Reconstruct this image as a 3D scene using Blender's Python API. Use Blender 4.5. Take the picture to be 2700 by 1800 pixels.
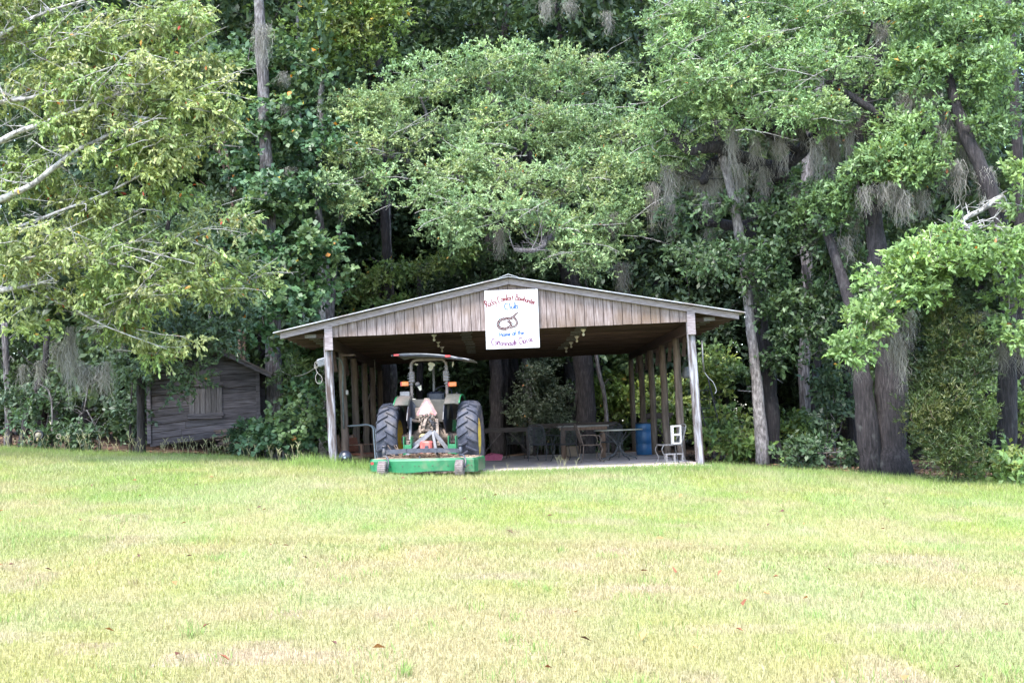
import bpy, math, random
import numpy as np
from mathutils import Matrix, Vector

for _o in list(bpy.data.objects):
    bpy.data.objects.remove(_o, do_unlink=True)
R = math.radians
SC = bpy.context.scene
COL = SC.collection

# ------------------------------------------------------------------ camera, sky, sun, exposure
F_PX = 3250.0                      # focal length in pixels of the 2700 x 1800 photograph
CAM_LOC = Vector((0.0, 0.0, 1.0))  # the concrete slab lies at z = 0
PITCH = math.atan(215.0 / F_PX)
ROLL = R(-1.9)
cam_d = bpy.data.cameras.new('camera')
cam = bpy.data.objects.new('camera', cam_d)
COL.objects.link(cam)
cam_d.sensor_width = 36.0
cam_d.lens = 36.0 * F_PX / 2700.0
cam_d.clip_start = 0.1
cam_d.clip_end = 2000.0
CAM_ROT = Matrix.Rotation(math.pi / 2 + PITCH, 3, 'X') @ Matrix.Rotation(ROLL, 3, 'Z')
cam.rotation_euler = CAM_ROT.to_euler()
cam.location = CAM_LOC
SC.camera = cam

SUN_EL, SUN_AZ = R(58), R(206)     # azimuth clockwise from +Y: behind the camera, to its left
w = bpy.data.worlds.new('World')
SC.world = w
w.use_nodes = True
nt = w.node_tree
sky = nt.nodes.new('ShaderNodeTexSky')
sky.sky_type = 'NISHITA'
sky.sun_disc = False
sky.sun_elevation = SUN_EL
sky.sun_rotation = SUN_AZ
sky.air_density = 1.0
sky.dust_density = 1.2
sky.ozone_density = 1.0
bg = nt.nodes['Background']
bg.inputs['Strength'].default_value = 0.15
nt.links.new(sky.outputs['Color'], bg.inputs['Color'])

sun_d = bpy.data.lights.new('sun', 'SUN')
sun_d.energy = 1.5
sun_d.angle = R(12)
sun_d.color = (1.0, 0.97, 0.945)
sun = bpy.data.objects.new('sun', sun_d)
COL.objects.link(sun)
sdir = Vector((math.sin(SUN_AZ) * math.cos(SUN_EL), math.cos(SUN_AZ) * math.cos(SUN_EL), math.sin(SUN_EL)))
sun.rotation_euler = sdir.to_track_quat('Z', 'Y').to_euler()
sun.location = (-10, -20, 40)
sun['kind'] = 'helper'
cam['kind'] = 'helper'

SC.view_settings.view_transform = 'Standard'
SC.view_settings.look = 'None'
SC.view_settings.gamma = 1.0
SC.view_settings.use_curve_mapping = False
SC.view_settings.exposure = 2.75
SC.cycles.max_bounces = 6
SC.cycles.diffuse_bounces = 4
SC.cycles.transparent_max_bounces = 4
SC.cycles.transmission_bounces = 4
SC.cycles.use_denoising = True
SC.cycles.sample_clamp_indirect = 4.0

# ------------------------------------------------------------------ helpers
def P(px, py, Y):
    """world point at depth Y seen at a pixel of the 2700 x 1800 photograph"""
    d = CAM_ROT @ Vector(((px - 1350) / F_PX, -(py - 900) / F_PX, -1.0))
    return CAM_LOC + d * (Y / d.y)

def XZ(px, py, Y):
    p = P(px, py, Y)
    return p.x, p.z

def srgb(r, g, b):
    f = lambda c: (c / 12.92 if c <= 0.04045 else ((c + 0.055) / 1.055) ** 2.4)
    return (f(r / 255), f(g / 255), f(b / 255))

MATS = {}
def mat(name, c1, c2=None, rough=0.7, scale=8.0, stretch=(1, 1, 1), bump=0.0, metal=0.0, c3=None, spec=0.4, rnd=0.0,
        detail=6.0, lo=0.35, hi=0.65, bscale=None, wave=None, dirt=None, alb=0.66, bdist=.02):
    """procedural material: noise between colours in object space, optional bump, per-object value change, dust/wear spots"""
    if name in MATS:
        return MATS[name]
    sc = lambda c: tuple(q * alb for q in c) if c else None
    c1, c2, c3 = sc(c1), sc(c2), sc(c3)
    if dirt: dirt = (sc(dirt[0]),) + tuple(dirt[1:])
    m = bpy.data.materials.new(name)
    m.use_nodes = True
    t = m.node_tree
    N, L = t.nodes, t.links
    b = N['Principled BSDF']
    b.inputs['Roughness'].default_value = rough
    b.inputs['Metallic'].default_value = metal
    b.inputs['Specular IOR Level'].default_value = spec
    tc = N.new('ShaderNodeTexCoord')
    mp = N.new('ShaderNodeMapping')
    mp.inputs['Scale'].default_value = stretch
    L.new(tc.outputs['Object'], mp.inputs['Vector'])
    oi = N.new('ShaderNodeObjectInfo')
    ad = N.new('ShaderNodeVectorMath'); ad.operation = 'ADD'
    mu = N.new('ShaderNodeVectorMath'); mu.operation = 'SCALE'; mu.inputs['Scale'].default_value = 37.0
    L.new(oi.outputs['Random'], mu.inputs[0])
    L.new(mp.outputs['Vector'], ad.inputs[0]); L.new(mu.outputs['Vector'], ad.inputs[1])
    vec = ad.outputs['Vector']
    if wave:
        nz = N.new('ShaderNodeTexWave')
        nz.inputs['Scale'].default_value = scale
        nz.inputs['Distortion'].default_value = wave
        nz.inputs['Detail'].default_value = 4
        nz.inputs['Detail Scale'].default_value = 1.2
        fac = nz.outputs['Fac']
    else:
        nz = N.new('ShaderNodeTexNoise')
        nz.inputs['Scale'].default_value = scale
        nz.inputs['Detail'].default_value = detail
        nz.inputs['Roughness'].default_value = 0.62
        fac = nz.outputs['Fac']
    L.new(vec, nz.inputs['Vector'])
    cr = N.new('ShaderNodeValToRGB')
    e = cr.color_ramp.elements
    e[0].position, e[1].position = lo, hi
    e[0].color = (*c1, 1)
    e[1].color = (*(c2 or c1), 1)
    if c3:
        k = e.new((lo + hi) / 2); k.color = (*c3, 1)
    L.new(fac, cr.inputs['Fac'])
    out = cr.outputs['Color']
    if dirt:
        dc, dscale, dlo, dhi = dirt
        n2 = N.new('ShaderNodeTexNoise'); n2.inputs['Scale'].default_value = dscale; n2.inputs['Detail'].default_value = 7
        L.new(tc.outputs['Object'], n2.inputs['Vector'])
        mr = N.new('ShaderNodeMapRange'); mr.inputs['From Min'].default_value = dlo; mr.inputs['From Max'].default_value = dhi
        L.new(n2.outputs['Fac'], mr.inputs['Value'])
        mx = N.new('ShaderNodeMix'); mx.data_type = 'RGBA'
        L.new(mr.outputs['Result'], mx.inputs[0]); L.new(out, mx.inputs[6]); mx.inputs[7].default_value = (*dc, 1)
        out = mx.outputs[2]
    if rnd:
        hs = N.new('ShaderNodeHueSaturation')
        mr = N.new('ShaderNodeMapRange')
        mr.inputs['To Min'].default_value = 1 - rnd; mr.inputs['To Max'].default_value = 1 + rnd
        L.new(oi.outputs['Random'], mr.inputs['Value']); L.new(mr.outputs['Result'], hs.inputs['Value'])
        L.new(out, hs.inputs['Color']); out = hs.outputs['Color']
    L.new(out, b.inputs['Base Color'])
    if bump:
        bp = N.new('ShaderNodeBump'); bp.inputs['Strength'].default_value = bump; bp.inputs['Distance'].default_value = bdist
        if bscale:
            n3 = N.new('ShaderNodeTexNoise'); n3.inputs['Scale'].default_value = bscale; n3.inputs['Detail'].default_value = 5
            L.new(vec, n3.inputs['Vector']); L.new(n3.outputs['Fac'], bp.inputs['Height'])
        else:
            L.new(fac, bp.inputs['Height'])
        L.new(bp.outputs['Normal'], b.inputs['Normal'])
    MATS[name] = m
    return m

def leafmat(name, trans=0.3, rough=0.45, spec=0.4, tint=(1.15, 1.1, 0.6)):
    """leaf or blade: colour from the mesh's own 'col' attribute, light passing through"""
    m = bpy.data.materials.new(name); m.use_nodes = True
    t = m.node_tree; N, L = t.nodes, t.links
    b = N['Principled BSDF']; b.inputs['Roughness'].default_value = rough; b.inputs['Specular IOR Level'].default_value = spec
    at = N.new('ShaderNodeAttribute'); at.attribute_name = 'col'
    L.new(at.outputs['Color'], b.inputs['Base Color'])
    tr = N.new('ShaderNodeBsdfTranslucent')
    mx = N.new('ShaderNodeMix'); mx.data_type = 'RGBA'; mx.blend_type = 'MULTIPLY'; mx.inputs[0].default_value = 1
    L.new(at.outputs['Color'], mx.inputs[6]); mx.inputs[7].default_value = (*tint, 1)
    L.new(mx.outputs[2], tr.inputs['Color'])
    ms = N.new('ShaderNodeMixShader'); ms.inputs[0].default_value = trans
    L.new(b.outputs[0], ms.inputs[1]); L.new(tr.outputs[0], ms.inputs[2])
    L.new(ms.outputs[0], N['Material Output'].inputs['Surface'])
    MATS[name] = m
    return m

class MB:
    """collects shapes; build() links them as ONE mesh object"""
    def __init__(s):
        s.v, s.f, s.sm = [], [], []
    def add(s, vs, fs, smooth=False):
        o = len(s.v)
        s.v.extend([tuple(x) for x in vs])
        s.f.extend([tuple(i + o for i in f) for f in fs])
        s.sm.extend([smooth] * len(fs))
        return s
    def box(s, c, size, rot=None, taper=1.0):
        hx, hy, hz = size[0] / 2, size[1] / 2, size[2] / 2
        vs = [Vector((x * hx * (taper if z > 0 else 1), y * hy * (taper if z > 0 else 1), z * hz)) for z in (-1, 1) for y in (-1, 1) for x in (-1, 1)]
        if rot is not None:
            vs = [rot @ v for v in vs]
        c = Vector(c)
        return s.add([v + c for v in vs], [(0, 2, 3, 1), (4, 5, 7, 6), (0, 1, 5, 4), (1, 3, 7, 5), (3, 2, 6, 7), (2, 0, 4, 6)])
    def bbox(s, c, size, bev=0.01, rot=None):
        """box with chamfered edges (long edges along every axis)"""
        hx, hy, hz = [q / 2 for q in size]
        b = min(bev, hx * .9, hy * .9, hz * .9)
        vs, fs = [], []
        ring = lambda ix, iy, z: [(ix - b, -iy, z), (ix, -iy + b, z), (ix, iy - b, z), (ix - b, iy, z), (-ix + b, iy, z), (-ix, iy - b, z), (-ix, -iy + b, z), (-ix + b, -iy, z)]
        for (ix, iy, z) in ((hx - b, hy - b, -hz), (hx, hy, -hz + b), (hx, hy, hz - b), (hx - b, hy - b, hz)):
            vs += ring(ix, iy, z)
        for k in range(3):
            for i in range(8):
                j = (i + 1) % 8
                fs.append((k * 8 + i, k * 8 + j, k * 8 + 8 + j, k * 8 + 8 + i))
        fs.append(tuple(range(7, -1, -1))); fs.append(tuple(range(24, 32)))
        vs = [Vector(v) for v in vs]
        if rot is not None:
            vs = [rot @ v for v in vs]
        c = Vector(c)
        return s.add([v + c for v in vs], fs)
    def beam(s, a, b, wx, wz, up=(0, 0, 1)):
        a, b = Vector(a), Vector(b)
        d = (b - a); l = d.length; d.normalize()
        u = Vector(up); x = d.cross(u)
        if x.length < 1e-4:
            x = d.cross(Vector((0, 1, 0)))
        x.normalize(); u = x.cross(d)
        rot = Matrix((x, d, u)).transposed()
        return s.box((a + b) / 2, (wx, l, wz), rot)
    def tube(s, pts, rad, n=8, cap=True, smooth=True, closed=False):
        pts = [Vector(p) for p in pts]
        if not hasattr(rad, '__len__'):
            rad = [rad] * len(pts)
        m = len(pts)
        T = []
        for i in range(m):
            a = pts[(i - 1) % m] if (closed or i > 0) else pts[0]
            b = pts[(i + 1) % m] if (closed or i < m - 1) else pts[-1]
            t = b - a
            T.append(t.normalized() if t.length > 1e-9 else Vector((0, 0, 1)))
        u = T[0].cross(Vector((0.31, 0.17, 0.93)))
        if u.length < 1e-3:
            u = T[0].cross(Vector((1, 0, 0)))
        u.normalize()
        vs = []
        for i in range(m):
            u = (u - T[i] * u.dot(T[i])).normalized()
            v = T[i].cross(u)
            for k in range(n):
                a = 2 * math.pi * k / n
                vs.append(pts[i] + (u * math.cos(a) + v * math.sin(a)) * rad[i])
        fs = []
        for i in range(m if closed else m - 1):
            for k in range(n):
                fs.append((i * n + k, i * n + (k + 1) % n, ((i + 1) % m) * n + (k + 1) % n, ((i + 1) % m) * n + k))
        if cap and not closed:
            fs.append(tuple(range(n - 1, -1, -1))); fs.append(tuple((m - 1) * n + k for k in range(n)))
        return s.add(vs, fs, smooth)
    def lathe(s, prof, n=24, c=(0, 0, 0), axis='z', smooth=True, closed=False):
        """profile (r, h) turned about an axis"""
        vs, fs = [], []
        for (r, h) in prof:
            for k in range(n):
                a = 2 * math.pi * k / n
                p = (r * math.cos(a), r * math.sin(a), h)
                if axis == 'x':
                    p = (p[2], p[0], p[1])
                elif axis == 'y':
                    p = (p[0], p[2], p[1])
                vs.append((p[0] + c[0], p[1] + c[1], p[2] + c[2]))
        m = len(prof)
        for i in range(m if closed else m - 1):
            for k in range(n):
                j = (i + 1) % m
                fs.append((i * n + k, i * n + (k + 1) % n, j * n + (k + 1) % n, j * n + k))
        return s.add(vs, fs, smooth)
    def prism(s, poly, y0, y1, axis='y', fn=None):
        """polygon (x, z) extruded along y (or axis x: polygon (y, z))"""
        n = len(poly)
        vs = []
        for y in (y0, y1):
            for (a, b) in poly:
                vs.append((a, y, b) if axis == 'y' else ((y, a, b) if axis == 'x' else (a, b, y)))
        fs = [tuple(range(n)), tuple(range(2 * n - 1, n - 1, -1))]
        for i in range(n):
            j = (i + 1) % n
            fs.append((i, i + n, j + n, j))
        return s.add(vs, fs)
    def mesh(s, name):
        me = bpy.data.meshes.new(name)
        me.from_pydata(s.v, [], s.f)
        me.polygons.foreach_set('use_smooth', s.sm)
        me.update()
        return me
    def build(s, name, material, parent=None, label=None):
        return link(name, s.mesh(name), material, parent, label)

def link(name, me, material=None, parent=None, label=None):
    if material is not None and not me.materials:
        me.materials.append(MATS[material] if isinstance(material, str) else material)
    o = bpy.data.objects.new(name, me)
    COL.objects.link(o)
    if parent is not None:
        o.parent = parent
    if label:
        o['label'] = label
    return o

def tag(o, label, cat, group=None, kind=None):
    if label: o['label'] = label
    if cat: o['category'] = cat
    if group: o['group'] = group
    if kind: o['kind'] = kind
    return o

def thing(name, label, cat, loc=(0, 0, 0), rz=0.0, group=None, rot=None):
    o = bpy.data.objects.new(name, None)
    o.empty_display_size = 0.2
    COL.objects.link(o)
    o.location = loc
    o.rotation_euler = rot if rot else (0, 0, rz)
    return tag(o, label, cat, group)

def struct(name, me, material):
    o = link(name, me, material)
    o['kind'] = 'structure'
    return o

def copy_tree(o, parent=None, loc=None, rz=None, label=None, group=None, scale=None):
    c = o.copy()
    COL.objects.link(c)
    if parent is not None:
        c.parent = parent
    if loc is not None: c.location = loc
    if rz is not None: c.rotation_euler = (0, 0, rz)
    if scale is not None: c.scale = scale
    if label: c['label'] = label
    if group: c['group'] = group
    for ch in [q for q in COL.objects if q.parent == o]:
        copy_tree(ch, c)
    return c

def npmesh(name, V, loops, starts, totals, col=None, smooth=False):
    me = bpy.data.meshes.new(name)
    me.vertices.add(len(V)); me.vertices.foreach_set('co', V.astype(np.float32).ravel())
    me.loops.add(len(loops)); me.loops.foreach_set('vertex_index', loops.astype(np.int32))
    me.polygons.add(len(starts))
    me.polygons.foreach_set('loop_start', starts.astype(np.int32))
    me.update(calc_edges=True)
    if smooth:
        me.polygons.foreach_set('use_smooth', np.ones(len(starts), dtype=bool))
    if col is not None:
        a = me.attributes.new('col', 'FLOAT_COLOR', 'FACE')
        c4 = np.ones((len(starts), 4), dtype=np.float32); c4[:, :3] = col
        a.data.foreach_set('color', c4.ravel())
    return me

RNG = np.random.default_rng(7)
random.seed(5)

def vnoise(x, y, scale, seed=0):
    """smooth value noise in [0,1] for colour patches"""
    r = np.random.default_rng(seed + 100)
    G = r.random((128, 128))
    u, v = np.asarray(x) / scale + 50, np.asarray(y) / scale + 50
    iu, iv = np.floor(u).astype(int), np.floor(v).astype(int)
    fu, fv = u - iu, v - iv
    fu, fv = fu * fu * (3 - 2 * fu), fv * fv * (3 - 2 * fv)
    g = lambda a, b: G[a % 128, b % 128]
    return (g(iu, iv) * (1 - fu) + g(iu + 1, iv) * fu) * (1 - fv) + (g(iu, iv + 1) * (1 - fu) + g(iu + 1, iv + 1) * fu) * fv
# ------------------------------------------------------------------ ground
_ctl = []
for (px, py, Y, dz) in [(-500, 1150, 31, -.12), (0, 1175, 30, -.12), (250, 1186, 30, -.12), (500, 1196, 29.5, -.12), (700, 1206, 28, -.13), (860, 1214, 26.2, -.12),
                        (700, 1300, 19, -.05), (0, 1300, 20, -.05), (2700, 1400, 17, -.05),
                        (2050, 1238, 26.6, -.05), (2200, 1240, 27, -.05), (2450, 1256, 26, -.1), (2700, 1272, 25, -.1), (3100, 1300, 25, -.1),
                        (0, 1800, 7.5, -.03), (1350, 1800, 7.2, -.03), (2700, 1800, 7.0, -.03)]:
    p = P(px, py, Y); _ctl.append((p.x, p.y, p.z + dz))
for x in (-2.2, 0, 2, 4):
    _ctl.append((x, 25.0, -0.04 - 0.01 * x))
for x in (-4.0, 0, 4.2):
    for y in (27.0, 32, 38):
        _ctl.append((x, y, -0.07))
_ctl += [(-3.6, 25.7, .20), (-4.3, 26.3, .26), (-5.0, 25.5, .24), (-1.9, 23.6, -0.0), (0, 0, -0.66), (-6, 0, -.6), (6, 0, -.75), (-10, 40, .75), (-16, 60, 1.0), (0, 60, -.05), (12, 40, -.45), (18, 60, -.5), (14, 15, -.75), (-14, 15, .35)]
_C = np.array(_ctl)
def _U(r2): return r2 * np.log(r2 + 1e-9) * 0.5
def _tps_fit(C):
    n = len(C)
    d2 = ((C[:, None, :2] - C[None, :, :2]) ** 2).sum(-1)
    K = _U(d2) + np.eye(n) * 0.3
    Q = np.c_[np.ones(n), C[:, :2]]
    A = np.block([[K, Q], [Q.T, np.zeros((3, 3))]])
    return np.linalg.solve(A, np.r_[C[:, 2], 0, 0, 0])
_TP = _tps_fit(_C)
def ground_z(x, y):
    x, y = np.atleast_1d(np.asarray(x, float)), np.atleast_1d(np.asarray(y, float))
    xx, yy = np.clip(x, -32, 32), np.clip(y, -6, 62)
    z = np.zeros_like(xx)
    for (w_, c) in zip(_TP[:-3], _C):
        z += w_ * _U((xx - c[0]) ** 2 + (yy - c[1]) ** 2)
    z += _TP[-3] + _TP[-2] * xx + _TP[-1] * yy
    return np.clip(z, -1.6, 1.8)
def gz(x, y): return float(ground_z(x, y)[0])

# far edge of the mown lawn: depth as a function of X
_ex = [(-60, 32), (-16, 31.5)]
for (px, Y) in [(0, 30.3), (500, 29.6), (700, 28), (850, 26.6)]:
    _ex.append((P(px, 1190, Y).x, Y))
_ex += [(-3.7, 25.95), (3.9, 25.75), (4.3, 26.3), (P(2200, 1240, 26.5).x, 26.4), (P(2450, 1250, 25.8).x, 25.8), (P(2700, 1270, 25).x, 25.1), (15, 25), (60, 25)]
_ex = np.array(sorted(_ex))
def lawn_edge(x): return np.interp(x, _ex[:, 0], _ex[:, 1])

def lawn_col(x, y):
    """colour of the turf: green towards the far edge, straw coloured patches nearer, a few bare pinkish spots"""
    n1, n2, n3 = vnoise(x, y * .7, 3.1, 1), vnoise(x, y, 0.9, 2), vnoise(x, y, .3, 3)
    far = np.clip((np.asarray(y) - 9.0) / 17, 0, 1)
    t = np.clip(0.32 + 0.50 * far + (n1 - .5) * .65 + (n2 - .5) * .7 + (n3 - .5) * .45 + 0.10 * np.sin(np.asarray(y) * 2.1 + x * .25) * far, 0, 1)[..., None]
    straw, green = np.array((.415, .375, .215)), np.array((.26, .355, .105))
    c = straw * (1 - t) + green * t
    m4, m5 = vnoise(x, y, 1.3, 21), vnoise(x, y, 1.1, 22)
    mint = np.clip((m4 - .55) * 2, 0, .45)[..., None]; c = c * (1 - mint) + np.array((.35, .42, .22)) * mint
    gold = np.clip((m5 - .6) * 1.5, 0, .28)[..., None]; c = c * (1 - gold) + np.array((.42, .40, .13)) * gold
    pink = np.clip((vnoise(x, y * .8, .55, 23) - .70) * 3, 0, .6)[..., None] * (1 - .8 * far[..., None]); c = c * (1 - pink) + np.array((.47, .37, .31)) * pink
    for (x0, sl_, wd_) in ((-6.2, .34, .35), (-4.6, .34, .35), (1.2, .22, .4), (2.9, .22, .4), (-1.0, -.25, .5)):
        tk = .30 * np.exp(-((x - x0 - sl_ * (np.asarray(y) - 8) + .25 * np.sin(y * .5)) / wd_) ** 2)[..., None]
        c = c * (1 - tk) + np.array((.42, .385, .24)) * tk
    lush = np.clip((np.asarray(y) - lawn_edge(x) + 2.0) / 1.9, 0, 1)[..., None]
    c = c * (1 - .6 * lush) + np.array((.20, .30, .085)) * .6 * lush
    bare = np.clip((vnoise(x, y, 0.36, 9) - .86) * 6, 0, 1)[..., None] * np.clip(1 - far * 1.5, 0, 1)[..., None]
    return (c * (1 - bare) + np.array((.42, .32, .27)) * bare) * np.array((.87, .83, .76))

xs = np.unique(np.r_[-500, -300, -200, -120, -80, -60, -45, np.arange(-34, 34.1, .4), 45, 60, 80, 120, 200, 300, 500])
ys = np.unique(np.r_[-300, -100, -40, -20, -10, np.arange(-4, 46, .4), np.arange(46, 70, 3), 80, 100, 150, 250, 400, 700])
GX, GY = np.meshgrid(xs, ys)
GZ = ground_z(GX.ravel(), GY.ravel())
V = np.c_[GX.ravel(), GY.ravel(), GZ]
nx, ny = len(xs), len(ys)
ii, jj = np.meshgrid(np.arange(nx - 1), np.arange(ny - 1))
a = (jj * nx + ii).ravel()
Q = np.c_[a, a + 1, a + nx + 1, a + nx]
cx, cy = V[Q].mean(1)[:, 0], V[Q].mean(1)[:, 1]
gcol = lawn_col(cx, cy) * 0.72
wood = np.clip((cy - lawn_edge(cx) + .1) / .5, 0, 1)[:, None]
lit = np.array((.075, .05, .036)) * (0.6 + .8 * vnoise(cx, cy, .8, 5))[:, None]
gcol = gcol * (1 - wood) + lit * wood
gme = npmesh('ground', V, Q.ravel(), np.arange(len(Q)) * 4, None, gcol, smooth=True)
def groundmat():
    m = bpy.data.materials.new('turf_soil'); m.use_nodes = True
    N, L = m.node_tree.nodes, m.node_tree.links
    b = N['Principled BSDF']; b.inputs['Roughness'].default_value = .95; b.inputs['Specular IOR Level'].default_value = .1
    at = N.new('ShaderNodeAttribute'); at.attribute_name = 'col'
    tc = N.new('ShaderNodeTexCoord')
    n = N.new('ShaderNodeTexNoise'); n.inputs['Scale'].default_value = 22; n.inputs['Detail'].default_value = 8
    L.new(tc.outputs['Object'], n.inputs['Vector'])
    mr = N.new('ShaderNodeMapRange'); mr.inputs['From Min'].default_value = .3; mr.inputs['From Max'].default_value = .7
    mr.inputs['To Min'].default_value = .55; mr.inputs['To Max'].default_value = 1.3
    L.new(n.outputs['Fac'], mr.inputs['Value'])
    mx = N.new('ShaderNodeVectorMath'); mx.operation = 'SCALE'
    L.new(at.outputs['Color'], mx.inputs[0]); L.new(mr.outputs['Result'], mx.inputs['Scale'])
    L.new(mx.outputs['Vector'], b.inputs['Base Color'])
    bp = N.new('ShaderNodeBump'); bp.inputs['Strength'].default_value = .6; bp.inputs['Distance'].default_value = .03
    L.new(n.outputs['Fac'], bp.inputs['Height']); L.new(bp.outputs['Normal'], b.inputs['Normal'])
    return m
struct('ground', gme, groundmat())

# ------------------------------------------------------------------ grass
leafmat('blade', trans=.35, rough=.55, spec=.25, tint=(1.1, 1.05, .7))
def blades(n, x, y, h, wid, col, lean=.55, three=True, rng=RNG):
    """bent tapering blades; col per blade"""
    z = ground_z(x, y) - .005
    az = rng.random(n) * 6.283
    fx, fy = np.cos(az), np.sin(az)
    la = rng.random(n) * 6.283
    ln = rng.random(n) * lean * h
    lx, ly = np.cos(la) * ln, np.sin(la) * ln
    b = np.c_[x, y, z]
    s = np.c_[fx, fy, np.zeros(n)] * (wid / 2)[:, None]
    tip = b + np.c_[lx, ly, h * np.sqrt(np.clip(1 - (ln / h) ** 2 * .6, .12, 1))]
    if three:
        mid = b + np.c_[lx * .3, ly * .3, h * .55]
        Vv = np.stack([b - s, b + s, mid + s * .8, mid - s * .8, tip], 1).reshape(-1, 3)
        k = np.arange(n)[:, None] * 5
        lo = np.c_[k, k + 1, k + 2, k + 3, k + 3, k + 2, k + 4].ravel()
        st = (np.arange(n)[:, None] * 7 + np.array([0, 4])).ravel()
        return Vv, lo, st, np.repeat(col, 2, 0)
    Vv = np.stack([b - s, b + s, tip], 1).reshape(-1, 3)
    return Vv, np.arange(n * 3), np.arange(n) * 3, col

def join(parts):
    V, Lo, St, C, vo, lo = [], [], [], [], 0, 0
    for (v, l, s, c) in parts:
        V.append(v); Lo.append(l + vo); St.append(s + lo); C.append(c)
        vo += len(v); lo += len(l)
    return np.concatenate(V), np.concatenate(Lo), np.concatenate(St), np.concatenate(C)

def sample_lawn(dens, y0, y1, margin=2.2):
    out_x, out_y = [], []
    for k in np.arange(y0, y1, .5):
        ww = .45 * (k + .5) + margin
        n = int(dens(k) * 2 * ww * .5)
        out_x.append(RNG.uniform(-ww, ww, n)); out_y.append(RNG.uniform(k, k + .5, n))
    x, y = np.concatenate(out_x), np.concatenate(out_y)
    keep = y < lawn_edge(x) + RNG.normal(0, .12, len(x))
    # not under the slab
    keep &= ~((np.abs(x) < 4.0) & (y > 25.85))
    return x[keep], y[keep]
parts = []
for (y0, y1, three, base) in [(5.4, 14, True, 3400), (14, 32, False, 2400)]:
    x, y = sample_lawn(lambda k: base * (7.0 / max(k, 6)) ** (1.15 if three else .85), y0, y1)
    n = len(x)
    tall = np.clip((y - lawn_edge(x) + 2.6) / 2.4, 0, 1)
    thin = vnoise(x, y, .42, 9) > .92
    h = RNG.uniform(.03, .075, n) * (1 + .9 * tall + .5 * np.clip((y - 12) / 12, 0, 1)) * np.where(thin, .5, 1)
    wd = RNG.uniform(.0035, .0055, n) * np.clip(y / 9, 1, 2.6)
    c = lawn_col(x, y) * RNG.uniform(.62, 1.34, n)[:, None]
    yel = (RNG.random(n) < .22)[:, None]
    c = np.where(yel, c * .45 + np.array((.40, .36, .22)) * .55, c)
    parts.append(blades(n, x, y, h, wd, c, 1.25 if three else .85, three))
# weedy tufts standing out of the mown turf
tn = 300
ty_ = 6 + RNG.random(tn) ** 1.2 * 15; tx_ = RNG.uniform(-1, 1, tn) * (.45 * ty_ + 1)
for k in range(tn):
    nb = int(RNG.integers(14, 40)); rr_ = RNG.uniform(.03, .13)
    x = tx_[k] + RNG.normal(0, rr_, nb); y = ty_[k] + RNG.normal(0, rr_, nb)
    c = np.tile(np.array((.21, .31, .09)) if RNG.random() < .75 else np.array((.36, .30, .17)), (nb, 1)) * RNG.uniform(.7, 1.3, nb)[:, None]
    parts.append(blades(nb, x, y, RNG.uniform(.05, .13, nb), np.full(nb, .006), c, 1.1, True))
# taller, ragged grass along the far edge and around posts and mower
def fringe(n, xa, xb, yf, ya, yb, h0, h1, col, wid=.009):
    x = RNG.uniform(xa, xb, n); y = yf(x) + RNG.uniform(ya, yb, n)
    c = np.array(col) * .9 * RNG.uniform(.7, 1.3, n)[:, None]
    return blades(n, x, y, RNG.uniform(h0, h1, n), np.full(n, wid), c, .9, False)
parts.append(fringe(9000, -15, -3.4, lawn_edge, -1.4, .25, .10, .22, (.25, .34, .09)))
parts.append(fringe(7000, -2.2, 4.2, lambda x: 25.6 + 0 * x, -.9, .2, .06, .17, (.17, .30, .075)))
parts.append(fringe(6000, 4.0, 13, lawn_edge, -1.2, .5, .07, .2, (.22, .31, .085)))
parts.append(fringe(1500, 4.2, 13, lawn_edge, .3, 2.2, .06, .2, (.12, .19, .06)))
parts.append(fringe(1600, -4.6, -2.9, lambda x: 25.5 + 0 * x, -.3, .6, .16, .34, (.24, .34, .09)))
parts.append(fringe(500, 8.6, 12, lambda x: 25.3 + 0 * x, -.2, .5, .25, .5, (.25, .36, .11)))
gme = npmesh('lawn_grass', *join(parts)[:3], None, join(parts)[3])
tag(link('lawn_grass', gme, 'blade'), 'pale green and straw coloured mown lawn grass', 'grass', kind='stuff')

# seed heads standing along the edge in front of the old shed
seed = []
def stalk(x, y, h, az, col=(.40, .40, .20)):
    n = 1
    return x, y, h
mb = MB()
for i in range(134):
    px = random.uniform(-60, 860) if i < 125 else random.uniform(1250, 1560)
    if i < 125:
        x = P(px, 1190, 29.6).x; y = float(lawn_edge(x)) - random.uniform(-.1, .8)
    else:
        x = P(px, 1225, 25.9).x; y = 25.9 + random.uniform(-.1, .5)
    z = gz(x, y); h = random.uniform(.18, .46) * (1 if i < 125 else .5)
    tx, ty = random.uniform(-.08, .08), random.uniform(-.05, .05)
    top = Vector((x + tx, y + ty, z + h))
    mb.tube([(x, y, z), (x + tx * .4, y + ty * .4, z + h * .6), top], [.004, .003, .003], 3, False)
    for s in (-1, 1):
        l = random.uniform(.08, .16); a = random.uniform(.15, .5) * s
        mb.tube([top, top + Vector((math.sin(a) * l * .6, 0, math.cos(a) * l * .7)), top + Vector((math.sin(a * 1.4) * l, 0, math.cos(a) * l))], [.003, .006 if i < 125 else .003, .002], 3, False)
mat('seedhead', (.36, .37, .17), (.46, .42, .24), .8, 20)
tag(mb.build('grass_seed_heads', 'seedhead'), 'thin forked grass seed heads standing along the lawn edge', 'grass', kind='stuff')

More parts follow.
